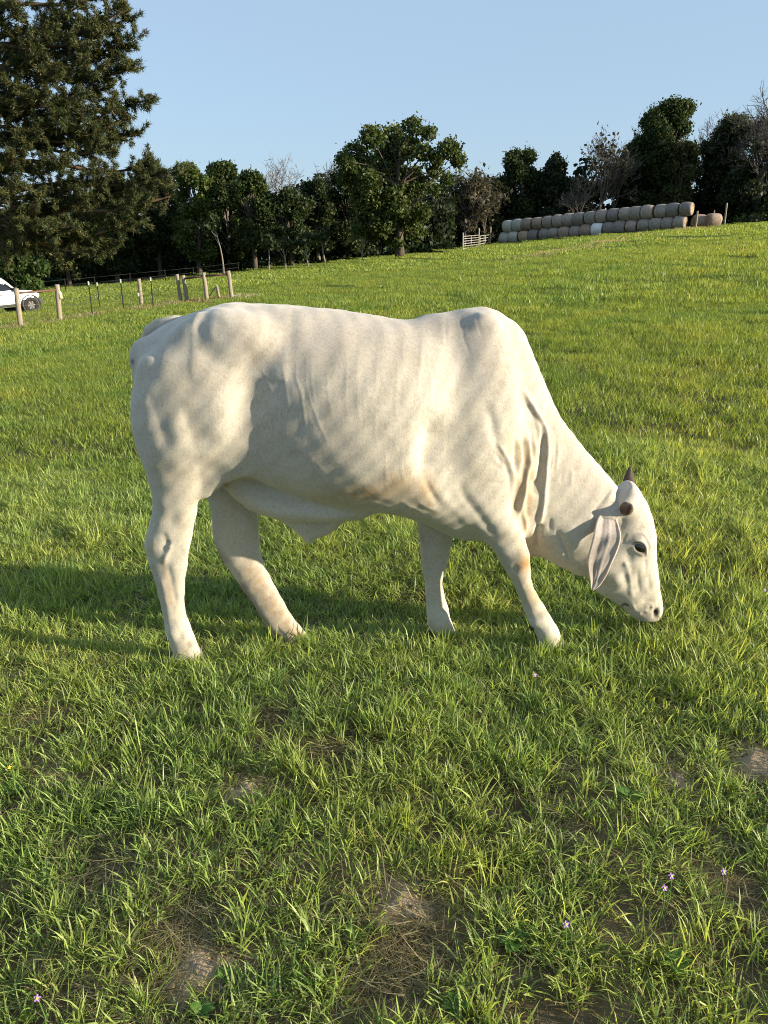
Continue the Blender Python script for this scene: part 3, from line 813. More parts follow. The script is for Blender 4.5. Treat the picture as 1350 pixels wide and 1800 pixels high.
def tree(name, base, label, cat, trunk_h, r0, lobes, leaf, size, density, bark=BARK, group=None, lean=0.0, twig=True, seedv=0, var=.25, loose=.13, trunk_name='trunk'):
    rg = np.random.default_rng(1000 + seedv)
    T = thing(name, tuple(base), label, cat, group)
    m = MB()
    tp = [(lean * trunk_h * s * s + .12 * math.sin(3 * s + seedv), .1 * math.sin(2.3 * s + 2 * seedv), trunk_h * s - .15 * (s == 0)) for s in np.linspace(0, 1, 6)]
    m.tube(tp, [r0 * (1.25 if i == 0 else 1 - .12 * i) for i in range(6)], 8, jit=.06)
    top = Vector(tp[-1])
    for c, r in lobes:
        c = Vector(c); s = rg.uniform(.45, 1.0)
        st = Vector(tp[int(round(s * 5))])
        if c.z < st.z - 1: st = Vector(tp[max(1, int(5 * s * .6))])
        mid = st.lerp(c, .5) + Vector((rg.normal() * .3, rg.normal() * .3, .35 * (c - st).length * .3))
        rr = max(.045, r0 * .32 * (1 - .3 * s))
        m.tube([st, mid, c], [rr, rr * .65, rr * .25], 5, cap=False)
    m.build(trunk_name, bark, T, True)
    P = lobe_points(lobes, density, rg)
    lc = np.array([c for c, r in lobes]).mean(0)
    n = len(P); ex = int(n * loose)
    P = np.r_[P, P[rg.integers(0, n, ex)] + rg.normal(size=(ex, 3)) * size * 1.3]
    sz = size * rg.uniform(.55, 1.25, len(P))
    V, F = leaf_quads(P, sz, .45, rg)
    lob = np.repeat(rg.uniform(.8, 1.22, len(P) // 24 + 1), 24)[:len(P)]
    C = np.array(leaf) * (lob * (1 + var * rg.normal(size=len(P))).clip(.5, 1.7))[:, None]
    C[:, 0] *= 1 + .14 * rg.normal(size=len(P)).clip(-1.5, 2)
    colour_mesh('crown', V, F, np.repeat(C.clip(.004, .5), 4, 0), LEAF, T)
    return T

def branches(m, p, d, L, r, depth, rg, spread=.55, up=.12, nk=3):
    pts = [p]; q = Vector(p); dd = Vector(d).normalized()
    for i in range(4):
        dd = (dd + Vector(rg.normal(size=3)) * .13 + Vector((0, 0, up * .4))).normalized()
        q = q + dd * (L / 4); pts.append(q.copy())
    m.tube(pts, [r, r * .88, r * .76, r * .64, r * .5], 6 if depth > 2 else 4, cap=False)
    if depth == 0: return
    for k in range(nk + (depth > 2)):
        s = rg.uniform(.35, 1.0) if k else 1.0
        i = min(3, int(s * 4)); bp = pts[i].lerp(pts[i + 1], s * 4 - i) if s < 1 else pts[-1]
        nd = (dd * .75 + Vector(rg.normal(size=3)) * spread + Vector((0, 0, up))).normalized()
        branches(m, bp, nd, L * rg.uniform(.55, .78), max(.026, r * (.62 if k == 0 else .45)), depth - 1, rg, spread, up, nk)

def bare_tree(name, base, label, cat, H, r0, group=None, seedv=0, mat=DEADWOOD, spread=.55, first=.35, depth=4, leaf=None, nl=0, nk=3):
    rg = np.random.default_rng(2000 + seedv)
    T = thing(name, tuple(base), label, cat, group)
    m = MB()
    th = H * first
    m.tube([(0, 0, -.2), (.05, .03, th * .5), (.1, -.05, th)], [r0 * 1.2, r0 * .95, r0 * .85], 8)
    m.build('trunk', mat, T, True)
    m = MB()
    for k in range(5):
        a = rg.uniform(0, 6.28)
        d = Vector((math.cos(a) * spread * (k > 0) * 1.1, math.sin(a) * spread * (k > 0) * 1.1, 1))
        branches(m, Vector((.1, -.05, th * (1 if k < 3 else .75))), d, H * (1 - first) * rg.uniform(.36, .5), r0 * (.75 if k == 0 else .5), depth, rg, spread, .12, nk)
    b = m.build('bare_branches', mat, T, True)
    if nl:
        pts = np.array(m.V); P = pts[rg.integers(0, len(pts), nl)] + rg.normal(size=(nl, 3)) * .35
        V, F = leaf_quads(P, .3 * rg.uniform(.5, 1.2, nl), .3, rg)
        C = np.array(leaf) * (1 + .25 * rg.normal(size=(nl, 1))).clip(.5, 1.6)
        colour_mesh('sparse_leaves', V, F, np.repeat(C, 4, 0), LEAF, T)
    return T

def lobes_px(L, base, D, depth=.8, rg=rng, zr=.8):
    """crown lobes traced as (u, v, radius px) at the distance of the trunk, spread in depth"""
    out = []
    for (u, v, r) in L:
        p = on_plane(u, v, D)
        rr = r * (D * math.cos(PITCH) - (p[2] - CAM_H) * math.sin(PITCH)) / FPX
        k = (1 + rg.uniform(-1, 1) * depth * 0.04)
        yo = rg.uniform(-1, 1) * depth * 3.0
        out.append((np.array((p[0] - base[0], yo, p[2] - base[2])), (rr, rr * 1.1, rr * zr)))
    return out

def auto_lobes(W, H, lo_, kind, n, rg):
    out = []
    for i in range(n):
        s = rg.random() ** (.9 if kind != 'cedar' else .7)
        z = lo_ + (H - lo_) * s
        if kind == 'cedar': R_ = W / 2 * (1 - s * .9); lr = W * .13 * (1.15 - .6 * s)
        elif kind == 'tall': R_ = W / 2 * math.sqrt(max(0, 1 - (2 * s - .95) ** 2 * .85)) * .8; lr = W * rg.uniform(.07, .18)
        elif kind == 'bush': R_ = W / 2 * math.sqrt(max(0, 1 - s * s)) * .85; lr = W * rg.uniform(.10, .17)
        else: R_ = W / 2 * math.sqrt(max(0, 1 - (1.9 * s - .85) ** 2)) * .85; lr = W * rg.uniform(.07, .17)
        a = rg.uniform(0, 6.28); q = R_ * math.sqrt(rg.uniform(.15, 1))
        out.append((np.array((math.cos(a) * q, math.sin(a) * q * .8, min(z, H - lr * .8))), (lr, lr * rg.uniform(.8, 1.2), lr * rg.uniform(.75, 1.15))))
    return out

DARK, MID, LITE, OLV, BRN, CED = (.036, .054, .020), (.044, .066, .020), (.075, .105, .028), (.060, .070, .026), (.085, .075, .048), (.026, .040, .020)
WOODS = 'trees along the edge of the wood'
# (u, top v, width px, kind, distance, leaf colour, label)
TL_ = [
 (-60, 330, 150, 'round', 96, DARK, 'dark broadleaf tree behind the big pine, farthest left of the wood'),
 (20, 385, 110, 'round', 92, MID, 'broadleaf tree above the bright bush, behind the white car'),
 (118, 372, 105, 'round', 88, OLV, 'grey green tree right of the bright bush, under the pine boughs'),
 (205, 330, 120, 'tall', 94, DARK, 'very dark tree behind the steel fence posts, under the pine tip'),
 (282, 300, 110, 'round', 96, DARK, 'dark tree partly covered by the outermost bough of the pine'),
 (352, 292, 92, 'tall', 93, LITE, 'light yellow green tree just right of the pine tip'),
 (405, 286, 84, 'tall', 99, MID, 'tall green tree right of the light yellow green one'),
 (447, 302, 90, 'round', 92, MID, 'green tree in front of the pale bare snag'),
 (512, 330, 96, 'round', 93, DARK, 'dark round tree right of the pale bare snag'),
 (560, 318, 76, 'tall', 97, DARK, 'dark narrow tree left of the big oak'),
 (612, 300, 90, 'round', 98, DARK, 'dark tree directly behind the left side of the big oak'),
 (866, 312, 80, 'round', 113, OLV, 'olive tree behind the left end of the hay stack'),
 (908, 264, 84, 'tall', 114, MID, 'tall green tree above the left third of the hay stack'),
 (966, 268, 96, 'cedar', 112, CED, 'dark cedar above the middle of the hay stack'),
 (1012, 318, 70, 'round', 112, DARK, 'low dark tree right of the dark cedar'),
 (1098, 250, 84, 'round', 118, DARK, 'dark tree behind the thin bare poles'),
 (1150, 176, 120, 'tall', 112, MID, 'tallest full green tree above the right half of the hay stack'),
 (1178, 250, 70, 'tall', 109, OLV, 'olive tree in front of the tallest full green tree'),
 (1252, 205, 92, 'tall', 114, OLV, 'brown green tree above the right end of the hay stack'),
 (1335, 236, 90, 'tall', 106, CED, 'dark evergreen under the bare crown at the far right'),
 (1395, 190, 110, 'tall', 110, DARK, 'dark tree at the right end of the wood, past the bare crown'),
 (1290, 290, 80, 'round', 108, DARK, 'low dark tree behind the single post on the hill'),
 (770, 350, 60, 'round', 104, DARK, 'low dark tree in the gap right of the big oak'),
 (700, 345, 70, 'round', 103, DARK, 'low dark tree behind the trunk of the big oak'),
]
for i, (u, vt, wpx, kind, D, leaf, lab) in enumerate(TL_):
    rg = np.random.default_rng(400 + i)
    x = on_plane(u, 470, D)[0]
    b = np.array((x, D, float(gz(x, D))))
    dep = D * math.cos(PITCH)
    H = on_plane(u, vt, D)[2] - b[2]; W = wpx * (dep + 1.0) / FPX
    n = {'round': 48, 'tall': 54, 'cedar': 52, 'bush': 36}[kind]
    lob = auto_lobes(W * 1.06, H, H * (.14 if kind != 'cedar' else .06), kind, n, rg)
    tree('cedar_tree' if kind == 'cedar' else 'broadleaf_tree', b, lab, 'tree', H * .7, .16 + .012 * H, lob, leaf, .19, 430 if kind != 'cedar' else 480, group=WOODS, lean=rg.uniform(-.05, .08), seedv=i, bark=PALEBARK if i % 3 == 0 else BARK)

# the big oak in front of the wood
D = 82.0; x = on_plane(701, 455, D)[0]; ob = np.array((x, D, float(gz(x, D)))); rg = np.random.default_rng(5)
OAK = [(690, 232, 22), (725, 226, 20), (752, 236, 16), (655, 248, 24), (620, 262, 22), (606, 285, 18), (640, 285, 28), (680, 268, 28), (718, 262, 26), (745, 275, 18), (612, 315, 20), (650, 322, 26),
       (690, 305, 26), (725, 305, 22), (785, 268, 22), (800, 288, 16), (768, 282, 14), (660, 360, 24), (690, 345, 22), (725, 345, 20), (640, 385, 20), (672, 395, 24), (715, 385, 24), (742, 375, 18), (735, 408, 18), (690, 420, 16), (655, 412, 16), (628, 350, 16), (762, 335, 12), (748, 320, 14), (630, 402, 14), (670, 300, 30), (700, 322, 28), (640, 342, 26), (702, 368, 22), (682, 286, 26), (730, 328, 24), (662, 378, 22), (720, 402, 18), (615, 300, 16), (700, 250, 24), (765, 300, 16), (790, 310, 14), (700, 428, 12)]
tree('oak_tree', ob, 'big round oak with open crown standing alone in front of the wood', 'tree', 8.5, .42, lobes_px(OAK, ob, D, 1.0, rg), (.066, .090, .026), .19, 460, seedv=77, bark=BARK, lean=.0, var=.3)
# half bare, brown-leaved tree on the oak's right, and bare snags
for i, (u, vt, D, r0, lab, leaf, nl, sp, fi) in enumerate((
    (815, 268, 107, .2, 'half bare brown tree on the right side of the big oak', BRN, 1500, .6, .25),
    (848, 300, 108, .16, 'second half bare brown tree, between the oak and the hay stack', BRN, 700, .55, .3),
    (487, 268, 104, .2, 'pale bare snag rising above the dark wood, left of the oak', None, 0, .62, .5),
    (515, 292, 106, .15, 'smaller pale bare snag beside the tall snag left of the oak', None, 0, .7, .5),
    (582, 262, 106, .16, 'bare grey tree touching the left edge of the oak crown', None, 0, .40, .5),
    (1046, 212, 108, .19, 'tall thin half bare tree above the middle of the hay stack', (.05, .05, .03), 420, .34, .3),
    (1072, 240, 110, .15, 'thin bare pole tree just right of the tall half bare one', (.05, .05, .03), 160, .34, .3),
    (1120, 205, 118, .17, 'thin bare tree left of the tallest green tree', (.04, .05, .025), 260, .36, .3),
    (1236, 182, 118, .2, 'bare grey tree between the tallest green tree and the hill post', None, 0, .42, .4),
    (1318, 140, 104, .30, 'big bare crowned tree at the right end of the wood', None, 0, .62, .38),
    (1012, 300, 106, .12, 'small grey bare tree behind the hay stack, right of the cedar', None, 0, .4, .3))):
    x = on_plane(u, 450, D)[0]; b = np.array((x, D, float(gz(x, D)))); H = on_plane(u, vt, D)[2] - b[2]
    bare_tree('bare_tree', b, lab, 'tree', H * .93, r0, 'bare trees in the wood', i, DEADWOOD if i in (2, 3) else GREYWOOD, sp, fi, 4, leaf, nl, 4 if i == 9 else 3)
# thin pale stems at the foot of the wood
for i, (u, vb, vt, tilt, lab) in enumerate(((395, 476, 400, -.22, 'leaning pale sapling behind the last gate post'), (472, 474, 425, .02, 'thin pale sapling between the gate and the oak'), (500, 474, 440, 0, 'short pale sapling, second right of the gate'),
                                       (540, 470, 430, .0, 'short pale sapling at the wood edge, third right of the gate'), (572, 468, 420, -.14, 'leaning pale sapling left of the oak'), (639, 462, 430, 0, 'slim pale sapling nearest to the oak trunk on its left'))):
    D = 83.0; x = on_plane(u, vb, D)[0]; b = np.array((x, D, float(gz(x, D)))); H = max(2.5, on_plane(u, vt, D)[2] - b[2])
    rg = np.random.default_rng(70 + i)
    lob = [(np.array((tilt * H * 1.0 + rg.normal() * .5, rg.normal() * .5, H * rg.uniform(.9, 1.25))), (.7, .7, .5)) for k in range(5)]
    tree('sapling', b, lab, 'sapling', H, .10, lob, DARK, .22, 120, PALEBARK, 'saplings at the foot of the wood', lean=tilt, seedv=200 + i)
# bright bush behind the car
for (u, vt, w, D, leaf, lab) in ((44, 440, 104, 56, (.050, .085, .022), 'bright leafy bush behind the white car'), (-40, 450, 80, 58, (.04, .07, .02), 'leafy bush left of the bright bush, behind the car')):
    x = on_plane(u, 495, D)[0]; b = np.array((x, D, float(gz(x, D)))); H = on_plane(u, vt, D)[2] - b[2]; W = w * D * .95 / FPX
    tree('bush', b, lab, 'bush', H * .5, .08, auto_lobes(W, H, H * .1, 'bush', 26, np.random.default_rng(int(u + 100))), leaf, .15, 420, seedv=int(300 + u))

# the mass of the wood behind, and dark undergrowth: nobody could count these stems
rg = np.random.default_rng(99)
P = []; S_ = []
for k in range(1750):
    u = rg.uniform(-420, 1760); D = rg.uniform(99, 130); D = max(D, 113) if 790 < u < 1290 else D
    x = on_plane(u, 450, D)[0]; z0 = float(gz(x, D))
    hh = rg.uniform(5.0, 11.0) * (1.0 if u < 600 else .85) * (1.25 if u > 1050 else 1)
    r = rg.uniform(1.0, 2.0)
    P.append(lobe_points([(np.array((x, D, z0 + rg.uniform(.1, 1) * hh)), (r, r, r * .8))], 40, rg))
P = np.concatenate(P); V, F = leaf_quads(P, .34 * rg.uniform(.6, 1.3, len(P)), .3, rg)
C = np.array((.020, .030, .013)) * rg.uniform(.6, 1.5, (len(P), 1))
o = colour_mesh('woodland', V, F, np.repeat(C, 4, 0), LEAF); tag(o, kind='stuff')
P = []
for k in range(700):
    u = rg.uniform(-420, 1760); D = rg.uniform(96, 100) + (14 if 790 < u < 1290 else 0)
    x = on_plane(u, 450, D)[0]; r = rg.uniform(.4, .9)
    P.append(lobe_points([(np.array((x, D, float(gz(x, D)) + r * .6)), (r * 1.4, r, r))], 60, rg))
P = np.concatenate(P); V, F = leaf_quads(P, .25 * rg.uniform(.6, 1.3, len(P)), .4, rg)
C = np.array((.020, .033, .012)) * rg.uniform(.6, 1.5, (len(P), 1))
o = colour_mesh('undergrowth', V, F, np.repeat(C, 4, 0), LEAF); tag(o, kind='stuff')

# ------------------------------------------------------------------ the big pine
rg = np.random.default_rng(31)
PD = 40.0
px0 = on_plane(-35, 500, PD); pb = np.array((px0[0], PD, float(gz(px0[0], PD))))
PINE = thing('pine_tree', tuple(pb), 'tall dark pine with layered drooping boughs left of the field', 'tree')
m = MB()
TH = 25.0
def trunk_pt(z): return Vector((.35 * math.sin(z * .16), .25 * math.sin(z * .12 + 1), z))
m.tube([trunk_pt(z) for z in np.linspace(-.3, TH, 14)], [.52 * (1 - .85 * i / 13) + .03 for i in range(14)], 10, jit=.05)
m.build('trunk', PINEBARK, PINE, True)
tuft_p, tuft_d = [], []
def px_local(u, v, dy): return Vector(on_plane(u, v, PD + dy)) - Vector(pb)
tips = [(214, 18, -.5), (236, 74, .6), (228, 120, -.8), (256, 176, 0), (205, 190, -1.2), (246, 236, .7), (200, 262, -1.0), (318, 300, 0), (300, 345, -.8), (270, 290, .8), (240, 385, -.5), (205, 432, .3), (150, 350, -1.5), (100, 415, .5), (60, 405, -1.2), (170, 130, -1.6), (180, 60, -1.5),
        (165, 235, -1.6), (120, 285, -2.0), (110, 205, -2.2), (95, 130, -2.4), (100, 60, -2.2), (60, 240, -2.6), (55, 90, -2.6), (140, 10, -1.8), (175, -60, 0), (150, -140, .5), (60, -50, -2), (250, 330, .9), (20, 440, -.8), (190, 310, -1.4), (70, 345, -2.0), (226, 205, -.6), (205, -20, .4), (130, 395, -1.6), (215, 345, 1.2), (235, 30, .3), (30, 20, -2.6), (25, 150, -2.8), (20, 330, -2.4), (150, 90, -2.0), (60, 175, -2.4), (140, 165, -2.0), (175, 395, -.6), (195, 150, .9), (208, 95, 1.2)]
paths = []
for (u, v, dy) in tips:
    e = px_local(u, v, dy); L = max(1.0, math.hypot(e.x, e.y))
    z0 = max(2.6, e.z - L * rg.uniform(.02, .28) + rg.uniform(-.3, .6))
    s = trunk_pt(z0)
    paths.append((s, s.lerp(e, .35) + Vector((0, 0, .25)), s.lerp(e, .72) + Vector((0, rg.normal() * .3, -.25)), e))
for k in range(58):                                              # boughs on the other sides and above the view
    z0 = rg.uniform(3.5, 23.5); a = rg.uniform(0, 6.28)
    L = rg.uniform(.55, 1) * (7.6 * (1 - (max(0, z0 - 9) / 19)) + .5)
    if math.cos(a) > .3: L *= .6
    s = trunk_pt(z0); e = s + Vector((math.cos(a) * L, math.sin(a) * L, L * rg.uniform(-.12, .25)))
    paths.append((s, s.lerp(e, .35) + Vector((0, 0, .2)), s.lerp(e, .7) + Vector((0, 0, -.2)), e))
for (a, b, c_, d) in paths:
    bm2 = MB()
    q = [Vector(x) for x in catmull([tuple(a), tuple(b), tuple(c_), tuple(d)], 4)]
    r = .035 + .011 * (d - a).length
    bm2.tube(q, [r * (1 - .8 * i / (len(q) - 1)) + .008 for i in range(len(q))], 6, cap=False, jit=.05)
    nb = int(10 + (d - a).length * 4.2)
    for k in range(nb):
        s = .35 + .65 * rg.random() ** .8
        i = min(len(q) - 2, int(s * (len(q) - 1))); p = q[i].lerp(q[i + 1], s * (len(q) - 1) - i)
        ax = (q[i + 1] - q[i]).normalized()
        dr = (ax * rg.uniform(.15, .9) + Vector(rg.normal(size=3)) * .6 + Vector((0, 0, .22))).normalized()
        l = rg.uniform(.35, 1.15) * (1.25 - .5 * s)
        e = p + dr * l
        bm2.tube([p, p.lerp(e, .5) + Vector((0, 0, -.04)), e], [.020, .014, .008], 4, cap=False)
        for j in range(5):
            f = .3 + .7 * (j + rg.random()) / 5
            tuft_p.append(p.lerp(e, f)); tuft_d.append((dr + Vector(rg.normal(size=3)) * .5 + Vector((0, 0, .35))).normalized())
        tuft_p.append(e); tuft_d.append((dr + Vector((0, 0, .3))).normalized())
    tuft_p.append(d); tuft_d.append((d - c_).normalized())
    bm2.build('branch', PINEBARK, PINE, True)
TP = np.array([tuple(p) for p in tuft_p]); TD = np.array([tuple(p) for p in tuft_d])
NN = 20
n = len(TP) * NN
P0 = np.repeat(TP, NN, 0) + rg.normal(size=(n, 3)) * .05
dirs = np.repeat(TD, NN, 0) * .75 + rg.normal(size=(n, 3)) * .62
dirs /= np.linalg.norm(dirs, axis=1, keepdims=True)
ln_ = rg.uniform(.14, .25, (n, 1))
sd = np.cross(dirs, rg.normal(size=(n, 3))); sd /= np.linalg.norm(sd, axis=1, keepdims=True)
wd = .019
V = np.stack([P0 - sd * wd, P0 + sd * wd, P0 + dirs * ln_ + (0, 0, -.02)], 1).reshape(-1, 3)
F = np.arange(3 * n).reshape(n, 3)
tone = np.repeat(rg.uniform(.65, 1.35, len(TP)), NN) * rg.uniform(.8, 1.2, n)
C = np.array((.056, .068, .024)) * tone[:, None]
C[:, 0] *= np.repeat(rg.uniform(.85, 1.25, len(TP)), NN)
colour_mesh('needle_foliage', V, F, np.repeat(C, 3, 0), NEEDLE, PINE)
# ------------------------------------------------------------------ hay bales
def bale_mesh(name, seedv):
    rg = np.random.default_rng(500 + seedv)
    seg, R0, L = 26, .80, 1.34
    prof = [(-.5, 0), (-.5, .55), (-.495, .84), (-.45, .925), (-.33, .985), (-.14, 1.02), (.12, 1.02), (.32, .985), (.45, .925), (.495, .84), (.5, .55), (.5, 0)]
    ph = rg.uniform(0, 6.28, 4)
    V = []; F = []
    for (s, r) in prof[1:-1]:
        for k in range(seg):
            a = 2 * math.pi * k / seg
            w = 1 + .030 * math.sin(3 * a + ph[0] + s) + .022 * math.sin(2 * a + ph[3] - 2 * s) + .016 * math.sin(5 * a + ph[1] + 3 * s) - .045 * max(0, -math.sin(a)) ** 3
            V.append((s * L + .02 * math.sin(a * 2 + ph[2]), math.cos(a) * r * R0 * w, math.sin(a) * r * R0 * w))
    nr = len(prof) - 2
    for i in range(nr - 1):
        for k in range(seg):
            k2 = (k + 1) % seg; F.append((i * seg + k, i * seg + k2, (i + 1) * seg + k2, (i + 1) * seg + k))
    return V, F, seg, nr, L, R0
def bale_mat(name, c1, c2, c3):
    t = NT(name); c = t.coord()
    n1 = t.noise(2.2, 6, .65, c); n2 = t.noise(1, 4, .6, t.coord('Object', (30, 5, 5)))
    oi = t.N('ObjectInfo')
    k = t.ramp(oi.outputs['Random'], [(0, (.72, .72, .74)), (.5, (1, .98, .95)), (1, (1.22, 1.16, 1.1))])
    col = t.mix(t.ramp(n1, [(.35, (0, 0, 0)), (.65, (1, 1, 1))]), c1, c2); col = t.mix(t.ramp(n2, [(.42, (0, 0, 0)), (.68, (.9, .9, .9))]), col, c3)
    n4 = t.noise(1, 5, .7, t.coord('Object', (9, 2.2, 2.2))); col = t.mix(t.ramp(n4, [(.55, (0, 0, 0)), (.75, (.55, .55, .55))]), col, (.48, .47, .45))
    t.base(t.mix(1.0, col, k, 'MULTIPLY')); t.set(Roughness=.85, Specular_IOR_Level=.15); t.bump(n2, .5, .03)
    return t.m
WRAP = bale_mat('grey_net_wrap', (.25, .222, .205), (.40, .355, .325), (.14, .115, .098))
TANW = bale_mat('tan_net_wrap', (.30, .235, .19), (.45, .35, .27), (.19, .14, .105))
PALE = bale_mat('pale_green_wrap', (.36, .38, .34), (.48, .48, .43), (.22, .22, .19))
WHITEW = bale_mat('white_wrap', (.62, .64, .66), (.75, .76, .77), (.45, .47, .48))
STRAW = bale_mat('straw_face', (.26, .185, .115), (.36, .27, .175), (.15, .105, .065))
protos = []
for s_ in range(4):
    Vb, Fb, seg, nr, L, R0 = bale_mesh('hay_bale', s_)
    protos.append((Vb, Fb, seg, nr, L, R0))
_wrapc = {}
def bale(pos, ang, s_, mat, label, roll=0.0, group='round hay bales stacked in two rows', sc=1.0):
    Vb, Fb, seg, nr, L, R0 = protos[s_ % 4]
    T = thing('hay_bale', tuple(pos), label, 'hay bale', group, ang)
    key = (s_ % 4, mat.name)
    if key not in _wrapc: _wrapc[key] = mesh_from('net_wrap', Vb, Fb, mat, True)
    w = link('net_wrap', _wrapc[key], T); w.rotation_euler = (roll, 0, 0); w.scale = (sc, sc, sc)
    if ('end', s_ % 4, 0) not in _wrapc:
        for e in (0, 1):
            r0 = [Vector(Vb[(0 if e == 0 else (nr - 1) * seg) + k]) for k in range(seg)]
            cx = Vector((r0[0].x, 0, 0)); sg = -1 if e == 0 else 1
            VV = [tuple(p * 1.5 if False else Vector((p.x + sg * .004, p.y * 1.42, p.z * 1.42))) for p in r0]
            V2 = list(VV); n_ = 4
            F2 = []
            for rr in range(1, n_):
                f = 1 - rr / n_
                V2 += [(cx.x + sg * (.004 + .03 * math.sin(rr * 2.1)), p[1] * f, p[2] * f) for p in VV]
                for k in range(seg):
                    k2 = (k + 1) % seg; F2.append(((rr - 1) * seg + k, (rr - 1) * seg + k2, rr * seg + k2, rr * seg + k))
            V2.append((cx.x + sg * .01, 0, 0)); F2 += [((n_ - 1) * seg + k, (n_ - 1) * seg + (k + 1) % seg, len(V2) - 1) for k in range(seg)]
            _wrapc[('end', s_ % 4, e)] = mesh_from('end_face', V2, F2, STRAW, True)
    for e in (0, 1):
        o = link('end_face', _wrapc[('end', s_ % 4, e)], T); o.rotation_euler = (roll, 0, 0); o.scale = (sc, sc, sc)
    return T
A = np.array((15.0, 105.0)); B = np.array((33.4, 90.5))
row_d = (B - A) / np.linalg.norm(B - A); row_L = np.linalg.norm(B - A); ang = math.atan2(row_d[1], row_d[0])
ORD = ['first', 'second', 'third', 'fourth', 'fifth', 'sixth', 'seventh', 'eighth', 'ninth', 'tenth', 'eleventh', 'twelfth', 'thirteenth', 'fourteenth', 'fifteenth', 'sixteenth', 'seventeenth', 'eighteenth']
g_ = np.random.default_rng(8)
NB = 17; stp = row_L / NB
for i in range(NB):
    for lev in (0, 1):
        s = (i + .5 + (.28 if lev else 0)) * stp + g_.uniform(-.08, .08)
        q = A + row_d * s + np.array((-row_d[1], row_d[0])) * (g_.uniform(-.12, .12) + (.1 if lev else 0))
        z = float(gz(q[0], q[1])) + .74 + lev * 1.42
        mat = WRAP; look = 'grey'
        if i < 2: mat, look = PALE, 'pale green grey'
        elif lev == 0 and i == 9: mat, look = WHITEW, 'white wrapped'
        elif (lev == 0 and i in (2, 6, 8)) or (lev == 1 and i in (2, 3)): mat, look = TANW, 'tan'
        if look == 'white wrapped': lab = 'white wrapped hay bale in the lower row, the only white one'
        elif i == NB - 1: lab = 'grey hay bale with tan straw end showing, right end of the %s row' % ('upper' if lev else 'lower')
        else: lab = '%s round hay bale, %s from the left in the %s row' % (look, ORD[i], 'upper' if lev else 'lower')
        bale((q[0], q[1], z), ang + g_.uniform(-.07, .07) + (.22 if i == 6 and lev == 0 else 0), i + 2 * lev, mat, lab, g_.uniform(-.2, .2), sc=g_.uniform(.93, 1.0))
for k, (s, lab) in enumerate(((row_L + .7, 'tan hay bale tucked behind the right end of the stack'), (row_L + 2.2, 'last tan hay bale at the far right, beside the dark trees'))):
    q = A + row_d * s + np.array((-row_d[1], row_d[0])) * 1.9
    bale((q[0], q[1], float(gz(q[0], q[1])) + .72), ang + .75, k, TANW, lab, 0, 'hay bales behind the end of the stack')

# ------------------------------------------------------------------ fence
WOOD = NT('weathered_post_wood'); c = WOOD.coord()
n1 = WOOD.noise(1, 6, .65, WOOD.coord('Object', (26, 26, 3))); n2 = WOOD.noise(5, 4, .6, c)
WOOD.base(WOOD.mix(n2, WOOD.ramp(n1, [(.3, (.15, .125, .095)), (.6, (.33, .29, .225)), (.8, (.42, .375, .30))]), (.26, .22, .165))); WOOD.set(Roughness=.9, Specular_IOR_Level=.1); WOOD.bump(n1, .6, .01)
WOOD = WOOD.m
RUST = simple_mat('rusty_pipe', (.13, .065, .047), .7, .45, 14, bump=.3)
STEEL = simple_mat('dark_steel', (.035, .045, .040), .6, .4, 30)
WIREM = simple_mat('galvanised_wire', (.10, .10, .095), .5, .2, 30, metal=.4)
WHITEP = simple_mat('white_paint', (.75, .75, .72), .5, .08, 20)
CREAMP = simple_mat('cream_plastic', (.68, .66, .42), .45, .1, 20)
def post_h(u, v, D): return on_plane(u, v, D)
def wood_post(parent, o0, base, top, r=.07, seedv=0):
    m = MB(); b = Vector(base) - Vector(o0); t_ = Vector(top) - Vector(o0)
    n = 7; rs = random.Random(seedv)
    pts = [b.lerp(t_, i / (n - 1)) + Vector((rs.uniform(-.008, .008), rs.uniform(-.008, .008), 0)) for i in range(n)]
    pts[0] = pts[0] - Vector((0, 0, .15))
    m.tube(pts, [r * (1.06 - .1 * i / (n - 1)) for i in range(n)], 11, jit=.035)
    return m.build('wood_post', WOOD, parent, True)
def steel_post(parent, o0, base, top):
    m = MB(); b = Vector(base) - Vector(o0); t_ = Vector(top) - Vector(o0)
    h = (t_ - b).length
    m.box((b.x, b.y - .012, b.z + h / 2 - .1), (.045, .007, h + .2)); m.box((b.x, b.y + .013, b.z + h / 2 - .1), (.007, .044, h + .2))
    o = m.build('steel_post', STEEL, parent)
    m = MB(); m.box((b.x, b.y - .012, b.z + h - .06), (.049, .011, .14)); m.box((b.x, b.y + .013, b.z + h - .06), (.011, .047, .14))
    m.build('white_tip', WHITEP, o)
    return o
def wire_run(parent, o0, A_, B_, z, sag=.015, r=.0035, name='wire'):
    a = Vector((A_[0], A_[1], A_[2] + z)) - Vector(o0); b = Vector((B_[0], B_[1], B_[2] + z)) - Vector(o0)
    m = MB(); m.tube([a, a.lerp(b, .25) - Vector((0, 0, sag)), a.lerp(b, .5) - Vector((0, 0, sag * 1.3)), a.lerp(b, .75) - Vector((0, 0, sag)), b], r, 4, cap=False)
    return m.build(name, WIREM, parent)
def gp(u, v): return at_ground(u, v)
NEARP = [('w', 37, 577, 28, 507), ('w', 106, 567, 100, 500), ('t', 163, 557, 155, 495), ('t', 218, 548, 211, 491), ('t', 270, 543, 265, 488), ('w', 318, 533, 311, 482)]
o0 = gp(106, 567)
FEN = thing('wire_fence', tuple(o0), 'wire fence of round wooden posts and white tipped steel posts along the pasture', 'fence')
pts = []
for k, (kd, u, v, ut, vt) in enumerate(NEARP):
    b = gp(u, v); t_ = on_plane(ut, vt, b[1]); pts.append((b, t_))
    if kd == 'w': wood_post(FEN, o0, b, t_, .085 if k < 2 else .075, k)
    else: steel_post(FEN, o0, b, t_)
